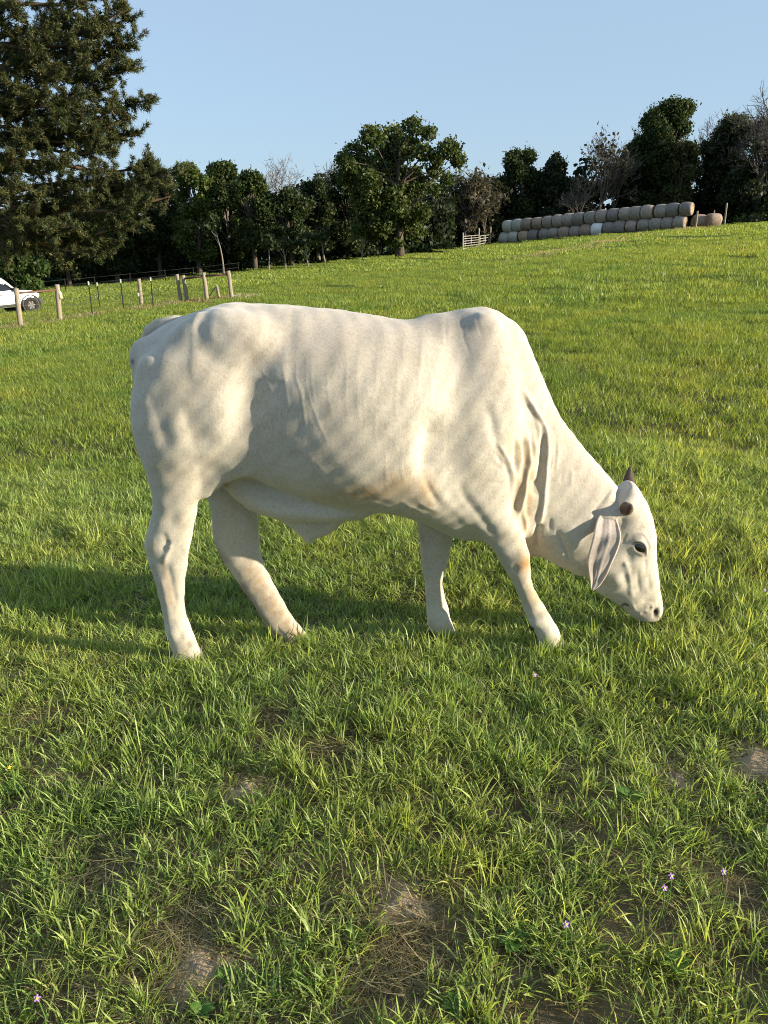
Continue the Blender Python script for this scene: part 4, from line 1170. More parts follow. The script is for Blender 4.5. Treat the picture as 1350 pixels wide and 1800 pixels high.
bl_ = pts[0][0] + (pts[0][0] - pts[1][0]) * 2.2; bl_[2] = gz(bl_[0], bl_[1]); tl_ = bl_ + (0, 0, 1.25)
wood_post(FEN, o0, bl_, tl_, .085, 9)
seq = [bl_] + [p[0] for p in pts]
for i in range(len(seq) - 1):
    for z in (.12, .27, .42, .58, .75, .95, 1.15):
        wire_run(FEN, o0, seq[i], seq[i + 1], z)
# net stays
m = MB()
for i in range(1, len(seq) - 1):
    a, b = seq[i], seq[i + 1]; L = np.linalg.norm(b - a)
    for k in range(1, int(L / .3)):
        p = a + (b - a) * k * .3 / L - o0
        m.tube([p + (0, 0, .1), p + (0, 0, .95)], .0022, 3, cap=False)
tag(m.build('net_stays', WIREM, FEN), kind='stuff')
def rail(parent, o0, a, b, r=.035, name='brace_rail', mat=RUST):
    m = MB(); m.tube([Vector(a) - Vector(o0), Vector(b) - Vector(o0)], r, 8); return m.build(name, mat, parent, True)
zt = lambda p, f: p[0] * (1 - f) + p[1] * f
rail(FEN, o0, zt(pts[0], .88), zt(pts[1], .86)); wire_run(FEN, o0, bl_ + (0, 0, 1.05), zt(pts[0], .85), 0)
for (a, b) in ((zt(pts[0], .05), zt(pts[1], .8)), (bl_ + (0, 0, .3), zt(pts[0], .8))):
    m = MB(); m.tube([Vector(a) - Vector(o0), Vector(b) - Vector(o0)], .006, 4); m.build('brace_wire', WIREM, FEN)
p = zt(pts[1], .72) - o0; m = MB(); m.tube([p + (.10, -.02, -.12), p + (.105, -.02, -.08), p + (.105, -.02, .06), p + (.09, -.02, .10), p + (.085, -.02, .14)], [.05, .06, .06, .045, .03], 10); m.build('plastic_jug', CREAMP, FEN, True)
# gate posts with rusty top rail
o1 = gp(329, 532)
GAT = thing('brace_fence', tuple(o1), 'three wooden posts joined by a rusty top rail, behind the rump of the bull', 'fence')
gpts = []
for k, (u, v, ut, vt) in enumerate(((329, 532, 322, 484), (364, 530, 358, 479), (408, 526, 401, 476))):
    b = gp(u, v); t_ = on_plane(ut, vt, b[1]); gpts.append((b, t_)); wood_post(GAT, o1, b, t_, .085, 20 + k)
for k in (0, 1): rail(GAT, o1, zt(gpts[k], .88), zt(gpts[k + 1], .88), .045)
for z in (.25, .5, .75):
    for k in (0, 1): wire_run(GAT, o1, gpts[k][0], gpts[k + 1][0], z)
m = MB(); m.tube([Vector(zt(gpts[0], .82)) - Vector(o1), Vector(zt(gpts[1], .06)) - Vector(o1)], .006, 4); m.build('brace_wire', WIREM, GAT)
# second, farther line
o2 = gp(248, 539)
FE2 = thing('wire_fence', tuple(o2), 'second wire fence line just behind the first, one wooden post and one steel post', 'fence')
s2 = []
for k, (kd, u, v, ut, vt) in enumerate((('t', 176, 543, 170, 497), ('w', 249, 540, 244, 490))):
    b = gp(u, v); t_ = on_plane(ut, vt, b[1]); s2.append(b)
    if kd == 'w':
        wp = wood_post(FE2, o2, b, t_, .08, 33); q = Vector(zt((b, t_), .45)) - Vector(o2)
        m = MB(); m.box((q.x - .06, q.y - .085, q.z), (.05, .03, .14)); m.build('insulator', WHITEP, wp)
    else: steel_post(FE2, o2, b, t_)
s2 = [s2[0] + (s2[0] - s2[1]) * 1.1] + s2 + [gpts[0][0]]
for p in s2: p[2] = gz(p[0], p[1])
for i in range(3):
    for z in (.3, .6, .9, 1.15): wire_run(FE2, o2, s2[i], s2[i + 1], z)
# short braced stake
b = gp(386, 527); t_ = on_plane(381, 503, b[1]); ST = thing('stake', tuple(b), 'short wooden stake with a leaning brace between the gate posts', 'stake')
wood_post(ST, b, b, t_, .06, 50)
m = MB(); m.tube([Vector((-.55, 0, .02)), Vector((-.05, 0, .62))], .03, 6); m.build('brace', WOOD, ST, True)
# far dark fence at the foot of the wood
fp = [np.array((on_plane(u, 480, D)[0], D, 0.0)) for u, D in ((60, 70), (112, 72), (165, 74), (228, 76), (290, 78), (340, 80), (420, 83))]
for p in fp: p[2] = gz(p[0], p[1])
FE3 = thing('plank_fence', tuple(fp[2]), 'low dark rail fence in front of the dark wood on the left', 'fence')
DARKW = simple_mat('dark_stained_wood', (.012, .012, .012), .85, .4, 10)
for k, p in enumerate(fp): m = MB(); q = p - fp[2]; m.box((q[0], q[1], q[2] + .6), (.07, .07, 1.3)); m.build('fence_post', DARKW, FE3)
for k in range(len(fp) - 1):
    for z in (.7, 1.15): rail(FE3, fp[2], fp[k] + (0, -.07, z), fp[k + 1] + (0, -.07, z), .018, 'rail', DARKW)

# gate panel left of the hay, and hill posts
gA = np.array((8.9, 92.0, 0.)); gB = np.array((13.4, 103.0, 0.))
for p in (gA, gB): p[2] = gz(p[0], p[1])
GP = thing('livestock_gate', tuple(gA), 'pale metal bar gate panels at the left end of the hay stack', 'gate')
GALV = simple_mat('galvanised_rail', (.30, .28, .25), .5, .2, 20, metal=.2)
def panel(A_, B_, hgt, nbar):
    for z in np.linspace(.2, hgt, nbar): rail(GP, gA, A_ + (0, 0, z), B_ + (0, 0, z), .045, 'bar', GALV)
    for f in (0, .5, 1): q = A_ + (B_ - A_) * f; rail(GP, gA, q + (0, 0, .1), q + (0, 0, hgt), .05, 'upright', GALV)
mid = gA + (gB - gA) * .55; mid[2] = gz(mid[0], mid[1])
panel(gA, mid, 1.5, 6); panel(mid + (.2, .4, 0), gB, 1.4, 5)
wood_post(GP, gA, gA, gA + (0, 0, 1.9), .10, 61); wood_post(GP, gA, mid, mid + (0, 0, 2.3), .10, 62); wood_post(GP, gA, gB, gB + (0, 0, 2.3), .10, 63)
for k, (u, D, h, lab) in enumerate(((1273, 96, 2.6, 'single pale post on the hill to the right of the hay bales'), (1253, 99, 1.9, 'thin dim post in the shade between the bales and the pale post'))):
    x = on_plane(u, 396, D)[0]; b = np.array((x, D, float(gz(x, D)))); T = thing('post', tuple(b), lab, 'post'); wood_post(T, b, b, b + (-.03, 0, h), .10 if k == 0 else .07, 70 + k)
pE = np.array((33.9, 89.2, 0.)); pE[2] = gz(pE[0], pE[1]); T = thing('post', tuple(pE), 'wooden post against the straw end of the hay stack', 'post'); wood_post(T, pE, pE, pE + (0, 0, 1.9), .10, 75)

# ------------------------------------------------------------------ the white car
CARP = np.array(gp(40, 553)); 
CAR = thing('parked_car', (-18.53, 37.54, float(gz(-18.53, 37.54)) + .02), 'white off-road car parked behind the wire fence, only its front showing', 'car')
_gn = Vector((-(float(gz(-18.1, 37.8)) - float(gz(-19.1, 37.8))), -(float(gz(-18.6, 38.3)) - float(gz(-18.6, 37.3))), 1)).normalized()
CAR.rotation_euler = (Vector((0, 0, 1)).rotation_difference(_gn).to_matrix() @ Matrix.Rotation(R(53), 3, 'Z')).to_euler()
PAINT = NT('white_car_paint'); PAINT.base((.80, .80, .78)); PAINT.set(Roughness=.3, Coat_Weight=.6, Coat_Roughness=.08); PAINT = PAINT.m
GLASS = NT('dark_window_glass'); GLASS.base((.012, .015, .018)); GLASS.set(Roughness=.06, Specular_IOR_Level=.7); GLASS = GLASS.m
TRIM = simple_mat('black_trim', (.018, .018, .019), .55, .2, 30)
TYRE = simple_mat('tyre_rubber', (.020, .020, .020), .85, .2, 30)
RIM = simple_mat('dark_alloy', (.055, .055, .058), .35, .1, 30, metal=.7)
LAMP = NT('headlight_glass'); LAMP.base((.45, .46, .46)); LAMP.set(Roughness=.1, Metallic=.3); LAMP = LAMP.m
# body: cross sections along its length (x forward); rows: x, sill z, belt z, roof z, half width sill, belt, roof
sec = [(-2.35, .55, 1.00, 1.02, .80, .86, .80), (-2.28, .45, 1.05, 1.55, .86, .93, .62), (-2.0, .42, 1.08, 1.78, .90, .95, .66), (-1.2, .40, 1.08, 1.86, .91, .96, .68), (-.2, .40, 1.07, 1.86, .91, .96, .68), (.30, .40, 1.06, 1.80, .91, .96, .66),
       (.62, .40, 1.06, 1.58, .91, .96, .68), (1.02, .40, 1.07, 1.14, .91, .95, .78), (1.35, .41, 1.05, 1.10, .91, .95, .76), (1.85, .44, 1.01, 1.05, .90, .93, .72), (2.20, .48, .94, .96, .85, .87, .66), (2.32, .55, .86, .87, .74, .76, .6)]
nose = lambda x: x if x < 1.5 else 1.5 + (x - 1.5) * .62
sec = catmull([(nose(q[0]),) + q[1:] for q in sec], 4)
V = []; ns = 0
for (x, zs, zb, zr, ws, wb, wr) in sec:
    ring = [(-ws * .8, zs - .04), (-ws, zs + .06), (-(ws + wb) / 2 - .02, (zs + zb) / 2), (-wb, zb - .08), (-wb + .03, zb), (-(wb * .35 + wr * .65), zb * .3 + zr * .7), (-wr, zr - .04), (-wr + .10, zr), (0, zr + .025)]
    ring = ring + [(-a, b) for a, b in ring[-2::-1]]
    ns = len(ring); V += [(x, a, b) for a, b in ring]
F = []
for i in range(len(sec) - 1):
    for k in range(ns):
        k2 = (k + 1) % ns; F.append((i * ns + k, (i + 1) * ns + k, (i + 1) * ns + k2, i * ns + k2))
F += [tuple(range(ns))[::-1], tuple(range((len(sec) - 1) * ns, len(sec) * ns))]
F = [f[::-1] for f in F]
CB = link('body', mesh_from('body', V, F, PAINT, True), CAR)
def side_y(x, z):
    s = min(sec, key=lambda q: abs(q[0] - x)); zs, zb, zr, ws, wb, wr = s[1:]
    if z <= zb: f = (z - zs) / max(.01, zb - zs); return ws + (wb - ws) * max(0, min(1, f))
    f = (z - zb) / max(.01, zr - zb); return wb - .03 + (wr - wb + .03) * f
def side_panel(name, poly, mat, off_=.012, both=True, parent=CAR):
    for sg in ((-1, 1) if both else (-1,)):
        V = [(x, sg * (side_y(x, z) + off_), z) for x, z in poly] + [(x, sg * (side_y(x, z) - .02), z) for x, z in poly]
        n = len(poly); F = [tuple(range(n)), tuple(range(n, 2 * n))[::-1]] + [(i, i + n, (i + 1) % n + n, (i + 1) % n) for i in range(n)]
        if sg > 0: F = [f[::-1] for f in F]
        link(name, mesh_from(name, V, F, mat), parent)
side_panel('front_window', [(-.12, 1.12), (-.12, 1.68), (.18, 1.70), (.40, 1.56), (.80, 1.16), (.78, 1.12)], GLASS)
side_panel('rear_window', [(-1.12, 1.13), (-1.08, 1.70), (-.22, 1.69), (-.22, 1.12)], GLASS)
side_panel('quarter_window', [(-1.95, 1.16), (-1.82, 1.64), (-1.22, 1.69), (-1.24, 1.13)], GLASS)
side_panel('front_door_seam', [(-.17, .55), (-.17, 1.08), (-.15, 1.08), (-.15, .55)], TRIM, .004)
side_panel('front_door_seam', [(.83, .55), (.83, 1.06), (.85, 1.06), (.85, .55)], TRIM, .004)
side_panel('door_handle', [(-.02, .93), (-.02, .96), (.16, .96), (.16, .93)], TRIM, .03)
side_panel('sill_strip', [(-.85, .42), (-.85, .50), (.92, .50), (.92, .42)], TRIM, .02)
m = MB(); m.add([(.42, -.60, 1.74), (.42, .60, 1.74), (1.00, .72, 1.155), (1.00, -.72, 1.155), (.40, -.60, 1.70), (.40, .60, 1.70), (.96, .72, 1.11), (.96, -.72, 1.11)], [(0, 3, 2, 1), (4, 5, 6, 7), (0, 1, 5, 4), (3, 7, 6, 2), (0, 4, 7, 3), (1, 2, 6, 5)]); m.build('windscreen', GLASS, CAR)
def wheel(x, sg):
    W = link('wheel', None, CAR); W.location = (x, sg * .855, .375)
    n = 28
    prof = [(-.12, .20), (-.125, .30), (-.11, .355), (-.06, .375), (.06, .375), (.11, .355), (.125, .30), (.12, .20)]
    V = []; F = []
    for a_ in range(n):
        th = 2 * math.pi * a_ / n
        for k, (y, r) in enumerate(prof):
            rr = r + (.008 if (a_ % 2 and 2 < k < 5) else 0); V.append((rr * math.cos(th), y, rr * math.sin(th)))
    q = len(prof)
    for a_ in range(n):
        b_ = (a_ + 1) % n
        for k in range(q): F.append((a_ * q + k, b_ * q + k, b_ * q + (k + 1) % q, a_ * q + (k + 1) % q))
    link('tyre', mesh_from('tyre', V, F, TYRE, True), W)
    m = MB(); m.tube([(0, sg * .06, 0), (0, sg * .10, 0)], [.05, .045], 12)
    m.tube([(0, sg * .045, 0), (0, sg * .05, 0)], [.21, .21], 24)
    for k in range(6):
        th = k * math.pi / 3; m.box((.115 * math.cos(th), sg * .085, .115 * math.sin(th)), (.19, .03, .05), Matrix.Rotation(-th, 3, 'Y'))
    m.build('rim', RIM, W)
for x in (-1.45, 1.47):
    for sg in (-1, 1): wheel(x, sg)
for x in (-1.45, 1.47):                                           # dark arches
    for sg in (-1, 1):
        m = MB(); P = [(x + .47 * math.cos(a_), sg * .925, .40 + .44 * math.sin(a_)) for a_ in np.linspace(-.1, math.pi + .1, 13)]; m.tube(P, .035, 6); m.build('wheel_arch', TRIM, CAR, True)
        m = MB(); n = 20; m.tube([(x, sg * .60, .40), (x, sg * .938, .40)], [.43, .43], n); m.build('wheel_well', TRIM, CAR)
m = MB(); m.box((2.05, 0, .56), (.20, 1.66, .24)); m.box((1.95, -.80, .58), (.22, .20, .22)); m.box((1.95, .80, .58), (.22, .20, .22)); m.build('bumper', TRIM, CAR)
m = MB(); m.box((2.005, 0, .80), (.06, 1.02, .14)); m.build('grille', TRIM, CAR)
for sg in (-1, 1):
    m = MB(); m.box((1.915, sg * .70, .82), (.20, .26, .13), Matrix.Rotation(-sg * .35, 3, 'Z')); m.build('headlight', LAMP, CAR)
    m = MB(); m.box((.78, sg * 1.05, 1.16), (.12, .20, .15)); m.box((.80, sg * .96, 1.12), (.05, .10, .05)); m.build('mirror', PAINT if sg > 0 else TRIM, CAR)
# ------------------------------------------------------------------ grass
def grass_mat(name, trans=.52, sat=1.0):
    t = NT(name)
    at = t.N('Attribute', attribute_name='Col'); geo = t.N('NewGeometry')
    n1 = t.noise(.9, 4, .6, geo.outputs['Position']); n2 = t.noise(.11, 3, .5, geo.outputs['Position'])
    c = t.mix(1.0, at.outputs['Color'], t.ramp(n1, [(.30, (.74, .86, .85)), (.5, (1, 1, 1)), (.72, (1.28, 1.10, .95))]), 'MULTIPLY')
    c = t.mix(1.0, c, t.ramp(n2, [(.35, (.85, .92, .9)), (.65, (1.15, 1.06, 1.0))]), 'MULTIPLY')
    t.base(c); t.set(Roughness=.42, Specular_IOR_Level=.35)
    tr = t.N('BsdfTranslucent'); t.L(t.mix(1.0, c, (1.2, 1.12, .6), 'MULTIPLY'), tr.inputs['Color'])
    mx = t.N('MixShader'); mx.inputs['Fac'].default_value = trans
    t.L(t.p.outputs[0], mx.inputs[1]); t.L(tr.outputs[0], mx.inputs[2]); t.L(mx.outputs[0], t.out.inputs['Surface'])
    return t.m
GRASS = grass_mat('grass_blade')
def blades(n, rad, h0, h1, w0, w1, rg, bend=.5, flat=.0, cols=None, square=False):
    """n tapering curved blades scattered on a disc (or square) -> V, F(tri), C"""
    if square: x, y = rg.uniform(-rad, rad, n), rg.uniform(-rad, rad, n)
    else:
        a = rg.uniform(0, 6.283, n); q = rad * np.sqrt(rg.random(n)); x, y = q * np.cos(a), q * np.sin(a)
    h = rg.uniform(h0, h1, n) * (.6 + .4 * rg.random(n)); w = rg.uniform(w0, w1, n)
    th = rg.uniform(0, 6.283, n)
    if not square: th = np.where(rg.random(n) < .6, np.arctan2(y, x) + rg.normal(size=n) * .7, th)
    lean = np.abs(rg.normal(size=n)) * bend * .5 + .06 + flat
    dx, dy = np.cos(th), np.sin(th)
    twist = th + math.pi / 2 + rg.normal(size=n) * .6
    sx, sy = np.cos(twist), np.sin(twist)
    V = np.zeros((n, 7, 3))
    curl = rg.uniform(.3, 1.3, n) * bend
    for k, (s, ww) in enumerate(((0, .8), (.38, 1.0), (.72, .72))):
        out = h * (lean * s + curl * s * s * .55); z = h * s * np.sqrt(np.clip(1 - (lean * .6 + flat * .5) ** 2, .05, 1)) * (1 - curl * .22 * s * s)
        z = z * (1 - flat * .75)
        V[:, 2 * k, 0] = x + dx * out - sx * w * ww / 2; V[:, 2 * k, 1] = y + dy * out - sy * w * ww / 2; V[:, 2 * k, 2] = z
        V[:, 2 * k + 1, 0] = x + dx * out + sx * w * ww / 2; V[:, 2 * k + 1, 1] = y + dy * out + sy * w * ww / 2; V[:, 2 * k + 1, 2] = z
    out = h * (lean + curl * .62); V[:, 6, 0] = x + dx * out; V[:, 6, 1] = y + dy * out; V[:, 6, 2] = h * (1 - curl * .26) * (1 - flat * .75) * np.sqrt(np.clip(1 - (lean * .6) ** 2, .05, 1))
    b = (np.arange(n) * 7)[:, None]
    F = np.concatenate([b + np.array(f) for f in ((0, 1, 3), (0, 3, 2), (2, 3, 5), (2, 5, 4), (4, 5, 6))])
    base = np.array(cols if cols is not None else [(.095, .175, .022)])
    C = base[rg.integers(0, len(base), n)] * rg.uniform(.72, 1.28, (n, 1))
    return V.reshape(-1, 3), F, np.repeat(C, 7, 0)
GREENS = [(.215, .285, .055), (.245, .315, .058), (.270, .335, .066), (.185, .255, .054), (.305, .350, .085), (.150, .215, .048)]
LUSH = [(.228, .306, .060), (.258, .326, .068), (.204, .284, .056), (.296, .346, .090)]
DRY = [(.30, .25, .14), (.36, .31, .18), (.23, .185, .10), (.40, .35, .22)]
def proto(name, parts_):
    Vs, Fs, Cs, o = [], [], [], 0
    for V, F, C in parts_: Vs.append(V); Fs.append(F + o); Cs.append(C); o += len(V)
    V, F, C = np.concatenate(Vs), np.concatenate(Fs), np.concatenate(Cs)
    me = mesh_from(name, V, F, GRASS)
    ca = me.color_attributes.new('Col', 'FLOAT_COLOR', 'POINT'); ca.data.foreach_set('color', np.c_[C, np.ones(len(C))].astype(np.float32).ravel())
    return bpy.data.objects.new(name, me)
def proto_set(name, obs):
    cl = bpy.data.collections.new(name)
    for o in obs: cl.objects.link(o)
    return cl
def scatter(name, cl, P, rot, scl, idx, mat=GRASS):
    """ONE object: points that carry grass tufts through geometry nodes"""
    me = bpy.data.meshes.new(name); me.vertices.add(len(P)); me.vertices.foreach_set('co', np.asarray(P, np.float32).ravel())
    for nm, ty, val in (('rot', 'FLOAT_VECTOR', rot), ('scl', 'FLOAT_VECTOR', scl), ('idx', 'INT', idx)):
        a = me.attributes.new(nm, ty, 'POINT')
        a.data.foreach_set('vector' if ty == 'FLOAT_VECTOR' else 'value', np.asarray(val, np.float32 if ty != 'INT' else np.int32).ravel())
    me.materials.append(mat)
    o = link(name, me)
    ng = bpy.data.node_groups.new(name + '_nodes', 'GeometryNodeTree')
    ng.interface.new_socket('Geometry', in_out='INPUT', socket_type='NodeSocketGeometry'); ng.interface.new_socket('Geometry', in_out='OUTPUT', socket_type='NodeSocketGeometry')
    N = ng.nodes; gi, go = N.new('NodeGroupInput'), N.new('NodeGroupOutput')
    ip = N.new('GeometryNodeInstanceOnPoints'); ci = N.new('GeometryNodeCollectionInfo')
    ci.inputs['Collection'].default_value = cl; ci.inputs['Separate Children'].default_value = True; ci.inputs['Reset Children'].default_value = True
    ip.inputs['Pick Instance'].default_value = True
    def attr(nm, ty):
        q = N.new('GeometryNodeInputNamedAttribute'); q.data_type = ty; q.inputs['Name'].default_value = nm; return [x for x in q.outputs if x.enabled and x.name == 'Attribute'][0]
    ng.links.new(gi.outputs[0], ip.inputs['Points']); ng.links.new(ci.outputs[0], ip.inputs['Instance'])
    ng.links.new(attr('idx', 'INT'), ip.inputs['Instance Index'])
    e2r = N.new('FunctionNodeEulerToRotation'); ng.links.new(attr('rot', 'FLOAT_VECTOR'), e2r.inputs[0]); ng.links.new(e2r.outputs[0], ip.inputs['Rotation'])
    ng.links.new(attr('scl', 'FLOAT_VECTOR'), ip.inputs['Scale'])
    ng.links.new(ip.outputs[0], go.inputs[0])
    md = o.modifiers.new('tufts', 'NODES'); md.node_group = ng
    tag(o, kind='stuff')
    return o
_np_ = [(rng.uniform(0, 6.28), rng.uniform(0, 6.28), l) for l in (3.1, 1.7, .9, .55, .33)]
def patch_noise(x, y, sc=1.0):
    v = 0
    for i, (p, th, l) in enumerate(_np_):
        v = v + np.sin((x * math.cos(th) + y * math.sin(th)) * 6.28 / (l * sc) + p + 1.3 * np.sin((x * math.sin(th) - y * math.cos(th)) * 4.4 / (l * sc) + 2 * p)) * (.9 ** i)
    return v / 2.6
# bare earth mounds: px, radius m, height m
MOUNDS = [((706, 1588), .085, .011, 'pale dug-up earth mound with dry straw in the near grass, centre bottom'), ((352, 1710), .095, .010, 'grey crumbly earth mound in the near grass, bottom left'), ((1328, 1345), .11, .017, 'pale earth mound at the right edge of the picture'), ((432, 1392), .08, .010, 'small flat brown earth patch below the hind legs of the bull'),
          ((1190, 1375), .07, .012, 'small pale earth patch left of the right-edge mound')]
MP = [(at_ground(*px), r) for px, r, h, l in MOUNDS]
BARE = MP + [(at_ground(*q), r) for q, r in (((1270, 1560), .10), ((195, 1550), .10), ((590, 1330), .10), ((1230, 760), .35), ((1310, 790), .25), ((90, 1260), .08), ((690, 1700), .10), ((760, 1640), .10), ((1000, 1360), .08), ((480, 1270), .10), ((1010, 1460), .08), ((330, 1640), .12))]
def zone(y0, y1, dens, side=.62, margin=.7, rg=rng):
    n = int(dens * side * (y1 * y1 - y0 * y0) + dens * 2 * margin * (y1 - y0)) 
    y = np.sqrt(rg.uniform(y0 * y0, y1 * y1, n)); x = rg.uniform(-1, 1, n) * (side * y + margin)
    return x, y
def place(name, cl, x, y, k, s0, s1, rg, tilt=.12, zs=None, dz=0.0):
    P = np.stack([x, y, gz(x, y) + dz], 1); n = len(x)
    rot = np.stack([rg.normal(size=n) * tilt, rg.normal(size=n) * tilt, rg.uniform(0, 6.283, n)], 1)
    s = rg.uniform(s0, s1, n); sc = np.stack([s, s, s * (zs if zs is not None else 1.0)], 1)
    return scatter(name, cl, P, rot, sc, rg.integers(0, k, n))
def lattice(y0, y1, step, side=.62, margin=.7, rg=rng):
    xs, ys = np.meshgrid(np.arange(-(side * y1 + margin), side * y1 + margin, step), np.arange(y0, y1, step))
    x = xs.ravel() + rg.uniform(-.42, .42, xs.size) * step; y = ys.ravel() + rg.uniform(-.42, .42, xs.size) * step
    k = np.abs(x) < side * y + margin
    return x[k], y[k]
rg = np.random.default_rng(55)
# near tufts
NEARG = [tuple(min(.56, f_ * v) for v, f_ in zip(c_, (1.48, 1.47, 2.0))) for c_ in GREENS]
near = [proto('tuft', [blades(rg.integers(13, 22), .035, .05, .105, .0030, .0058, rg, rg.uniform(.4, .9), cols=NEARG), blades(6, .04, .05, .10, .002, .004, rg, .8, .2, cols=DRY)]) for i in range(10)]
near += [proto('tuft', [blades(rg.integers(7, 11), .022, .09, .165, .0032, .0058, rg, .35, cols=NEARG[:5])]) for i in range(4)]
CN = proto_set('near_tufts', near)
x, y = zone(.4, 5.6, 600, .64, 1.1, rg)
pn = patch_noise(x, y)
keep = rg.random(len(x)) < np.clip(.82 + .30 * pn, .48, 1)
for c_, r in BARE:
    d = np.hypot(x - c_[0], y - c_[1]); keep &= ~(rg.random(len(x)) < 1.15 * np.exp(-(d / (r * .9)) ** 2.5))
keep &= ~((np.hypot(x - 1.13, y - 2.83) < .05))
x, y, pn = x[keep], y[keep], pn[keep]
zs = np.clip(.92 + .30 * patch_noise(x + 3, y - 2, 1.4), .5, 1.5)
tall = rg.random(len(x)) < .12
P = np.stack([x, y, gz(x, y) - .004], 1); n = len(x)
s = rg.uniform(.75, 1.15, n) * (.86 + .14 * np.clip((y - 1) / 2, 0, 1))
scatter('grass', CN, P, np.stack([rg.normal(size=n) * .16, rg.normal(size=n) * .16, rg.uniform(0, 6.28, n)], 1), np.stack([s, s, s * zs], 1), np.where(tall, rg.integers(10, 14, n), rg.integers(0, 10, n)))
# taller tufts standing in front of the muzzle and round the feet
ex = np.concatenate([rg.normal((cx_, cy_), (sx_, sy_), (n_, 2)) for cx_, cy_, sx_, sy_, n_ in ((1.08, 2.70, .10, .05, 40), (-.80, 2.66, .07, .03, 14), (.67, 2.68, .07, .03, 14), (-.36, 2.84, .07, .03, 10), (.25, 2.84, .07, .03, 10))])
n = len(ex)
place('grass', CN, ex[:, 0], ex[:, 1], 14, .85, 1.1, rg, .12, rg.uniform(.9, 1.25, n), -.004)
# short dense under-grass
low = [proto('short_tuft', [blades(20, .045, .025, .07, .0026, .0046, rg, .7, .1, cols=NEARG), blades(5, .045, .02, .06, .0015, .003, rg, .9, .35, cols=DRY)]) for i in range(8)]
CLW = proto_set('short_tufts', low)
x, y = zone(.4, 6.0, 560, .64, 1.1, rg); k = rg.random(len(x)) < np.clip(.8 + .3 * patch_noise(x + 7, y + 2, .8), .45, 1)
for c_, r in BARE:
    d = np.hypot(x - c_[0], y - c_[1]); k &= ~(rg.random(len(x)) < 1.1 * np.exp(-(d / (r * .8)) ** 2.5))
place('grass', CLW, x[k], y[k], 8, .75, 1.3, rg, .15, dz=-.003)
# dry thatch lying low between
th_ = [proto('thatch', [blades(18, .05, .025, .085, .0012, .0026, rg, .9, .6, cols=DRY + [(.20, .17, .09), (.44, .38, .24), (.30, .30, .12)])]) for i in range(6)]
CT = proto_set('thatch_tufts', th_)
x, y = zone(.4, 6.5, 190, .64, 1.1, rg); k = rg.random(len(x)) < np.clip(.65 - .4 * patch_noise(x, y), .35, 1)
xb, yb = [], []
for c_, r in BARE:
    q = int(34 * r / .1); xb.append(c_[0] + rg.normal(size=q) * r * .75); yb.append(c_[1] + rg.normal(size=q) * r * .75)
x = np.r_[x[k], np.concatenate(xb)]; y = np.r_[y[k], np.concatenate(yb)]
place('dry_grass', CT, x, y, 6, .7, 1.3, rg, .12, dz=.003)
# middle distance
mid_ = [proto('sward', [blades(240, .27, .06, .125, .005, .008, rg, .55, cols=LUSH, square=True), blades(14, .27, .05, .10, .004, .007, rg, .8, .3, cols=DRY, square=True)]) for i in range(8)]
CM = proto_set('sward_patches', mid_)
x, y = lattice(5.0, 17, .34, .68, 1.6, rg); k = rg.random(len(x)) < sstep(5.0, 5.8, y); x, y = x[k], y[k]
place('grass', CM, x, y, 8, .85, 1.25, rg, .05, np.clip(1 + .25 * patch_noise(x, y, 4), .7, 1.4), -.01)
far_ = [proto('sward', [blades(420, .8, .08, .16, .010, .017, rg, .5, cols=LUSH, square=True), blades(16, .8, .06, .12, .008, .014, rg, .8, .2, cols=DRY, square=True)]) for i in range(6)]
CF = proto_set('far_sward_patches', far_)
x, y = lattice(15.5, 48, .92, .70, 3.0, rg)
place('grass', CF, x, y, 6, .85, 1.3, rg, .03, np.clip(1 + .28 * patch_noise(x, y, 11), .7, 1.5), -.015)
vf_ = [proto('sward', [blades(520, 2.6, .09, .17, .030, .055, rg, .5, cols=LUSH, square=True)]) for i in range(5)]
CV = proto_set('distant_sward_patches', vf_)
x, y = lattice(44, 112, 2.7, .74, 8.0, rg)
place('grass', CV, x, y, 5, .85, 1.3, rg, .015, np.clip(1 + .28 * patch_noise(x, y, 26), .7, 1.5), -.02)
# tan grass: under the fence and the mown streak on the hill
dp = [proto('dry_sward', [blades(60, .35, .06, .13, .012, .022, rg, .9, .2, cols=DRY + [(.46, .41, .26), (.50, .45, .30)], square=True)]) for i in range(4)]
CD = proto_set('dry_patches', dp)
xs_, ys_ = [], []
for a, b in zip(seq[:-1], seq[1:]):
    L = np.linalg.norm(b - a)
    for k in range(int(L * 12)):
        f = rg.random(); xs_.append(a[0] + (b[0] - a[0]) * f + rg.normal() * .22); ys_.append(a[1] + (b[1] - a[1]) * f + rg.normal() * .35)
for p, _ in gpts:
    for k in range(10): xs_.append(p[0] + rg.normal() * .5); ys_.append(p[1] + rg.normal() * .5)
streak = catmull([tuple(at_ground(u, v)[:2]) for u, v in ((1232, 402.5), (1160, 412), (1100, 420), (1050, 431), (985, 446), (930, 456), (850, 467))], 8)
wgt = np.linspace(1.2, .25, len(streak))
for i in range(len(streak) - 1):
    L = np.linalg.norm(streak[i + 1] - streak[i])
    for k in range(int(L * 16 * wgt[i])):
        f = rg.random(); q = streak[i] + (streak[i + 1] - streak[i]) * f; xs_.append(q[0] + rg.normal() * .5); ys_.append(q[1] + rg.normal() * 1.1)
xs_, ys_ = np.array(xs_), np.array(ys_)
place('dry_grass', CD, xs_, ys_, 4, .7, 1.35, rg, .05, np.where(ys_ > 45, 3.2, 1.9), .02)
# tall grass at the stack foot
x = np.concatenate([A[0] + row_d[0] * rg.uniform(-1, row_L + 4, 260)]); f = (x - A[0]) / row_d[0]; y = A[1] + row_d[1] * f - 1.0 + rg.normal(size=len(x)) * .3
place('grass', CF, x, y, 6, .35, .7, rg, .03, 1.3, 0)

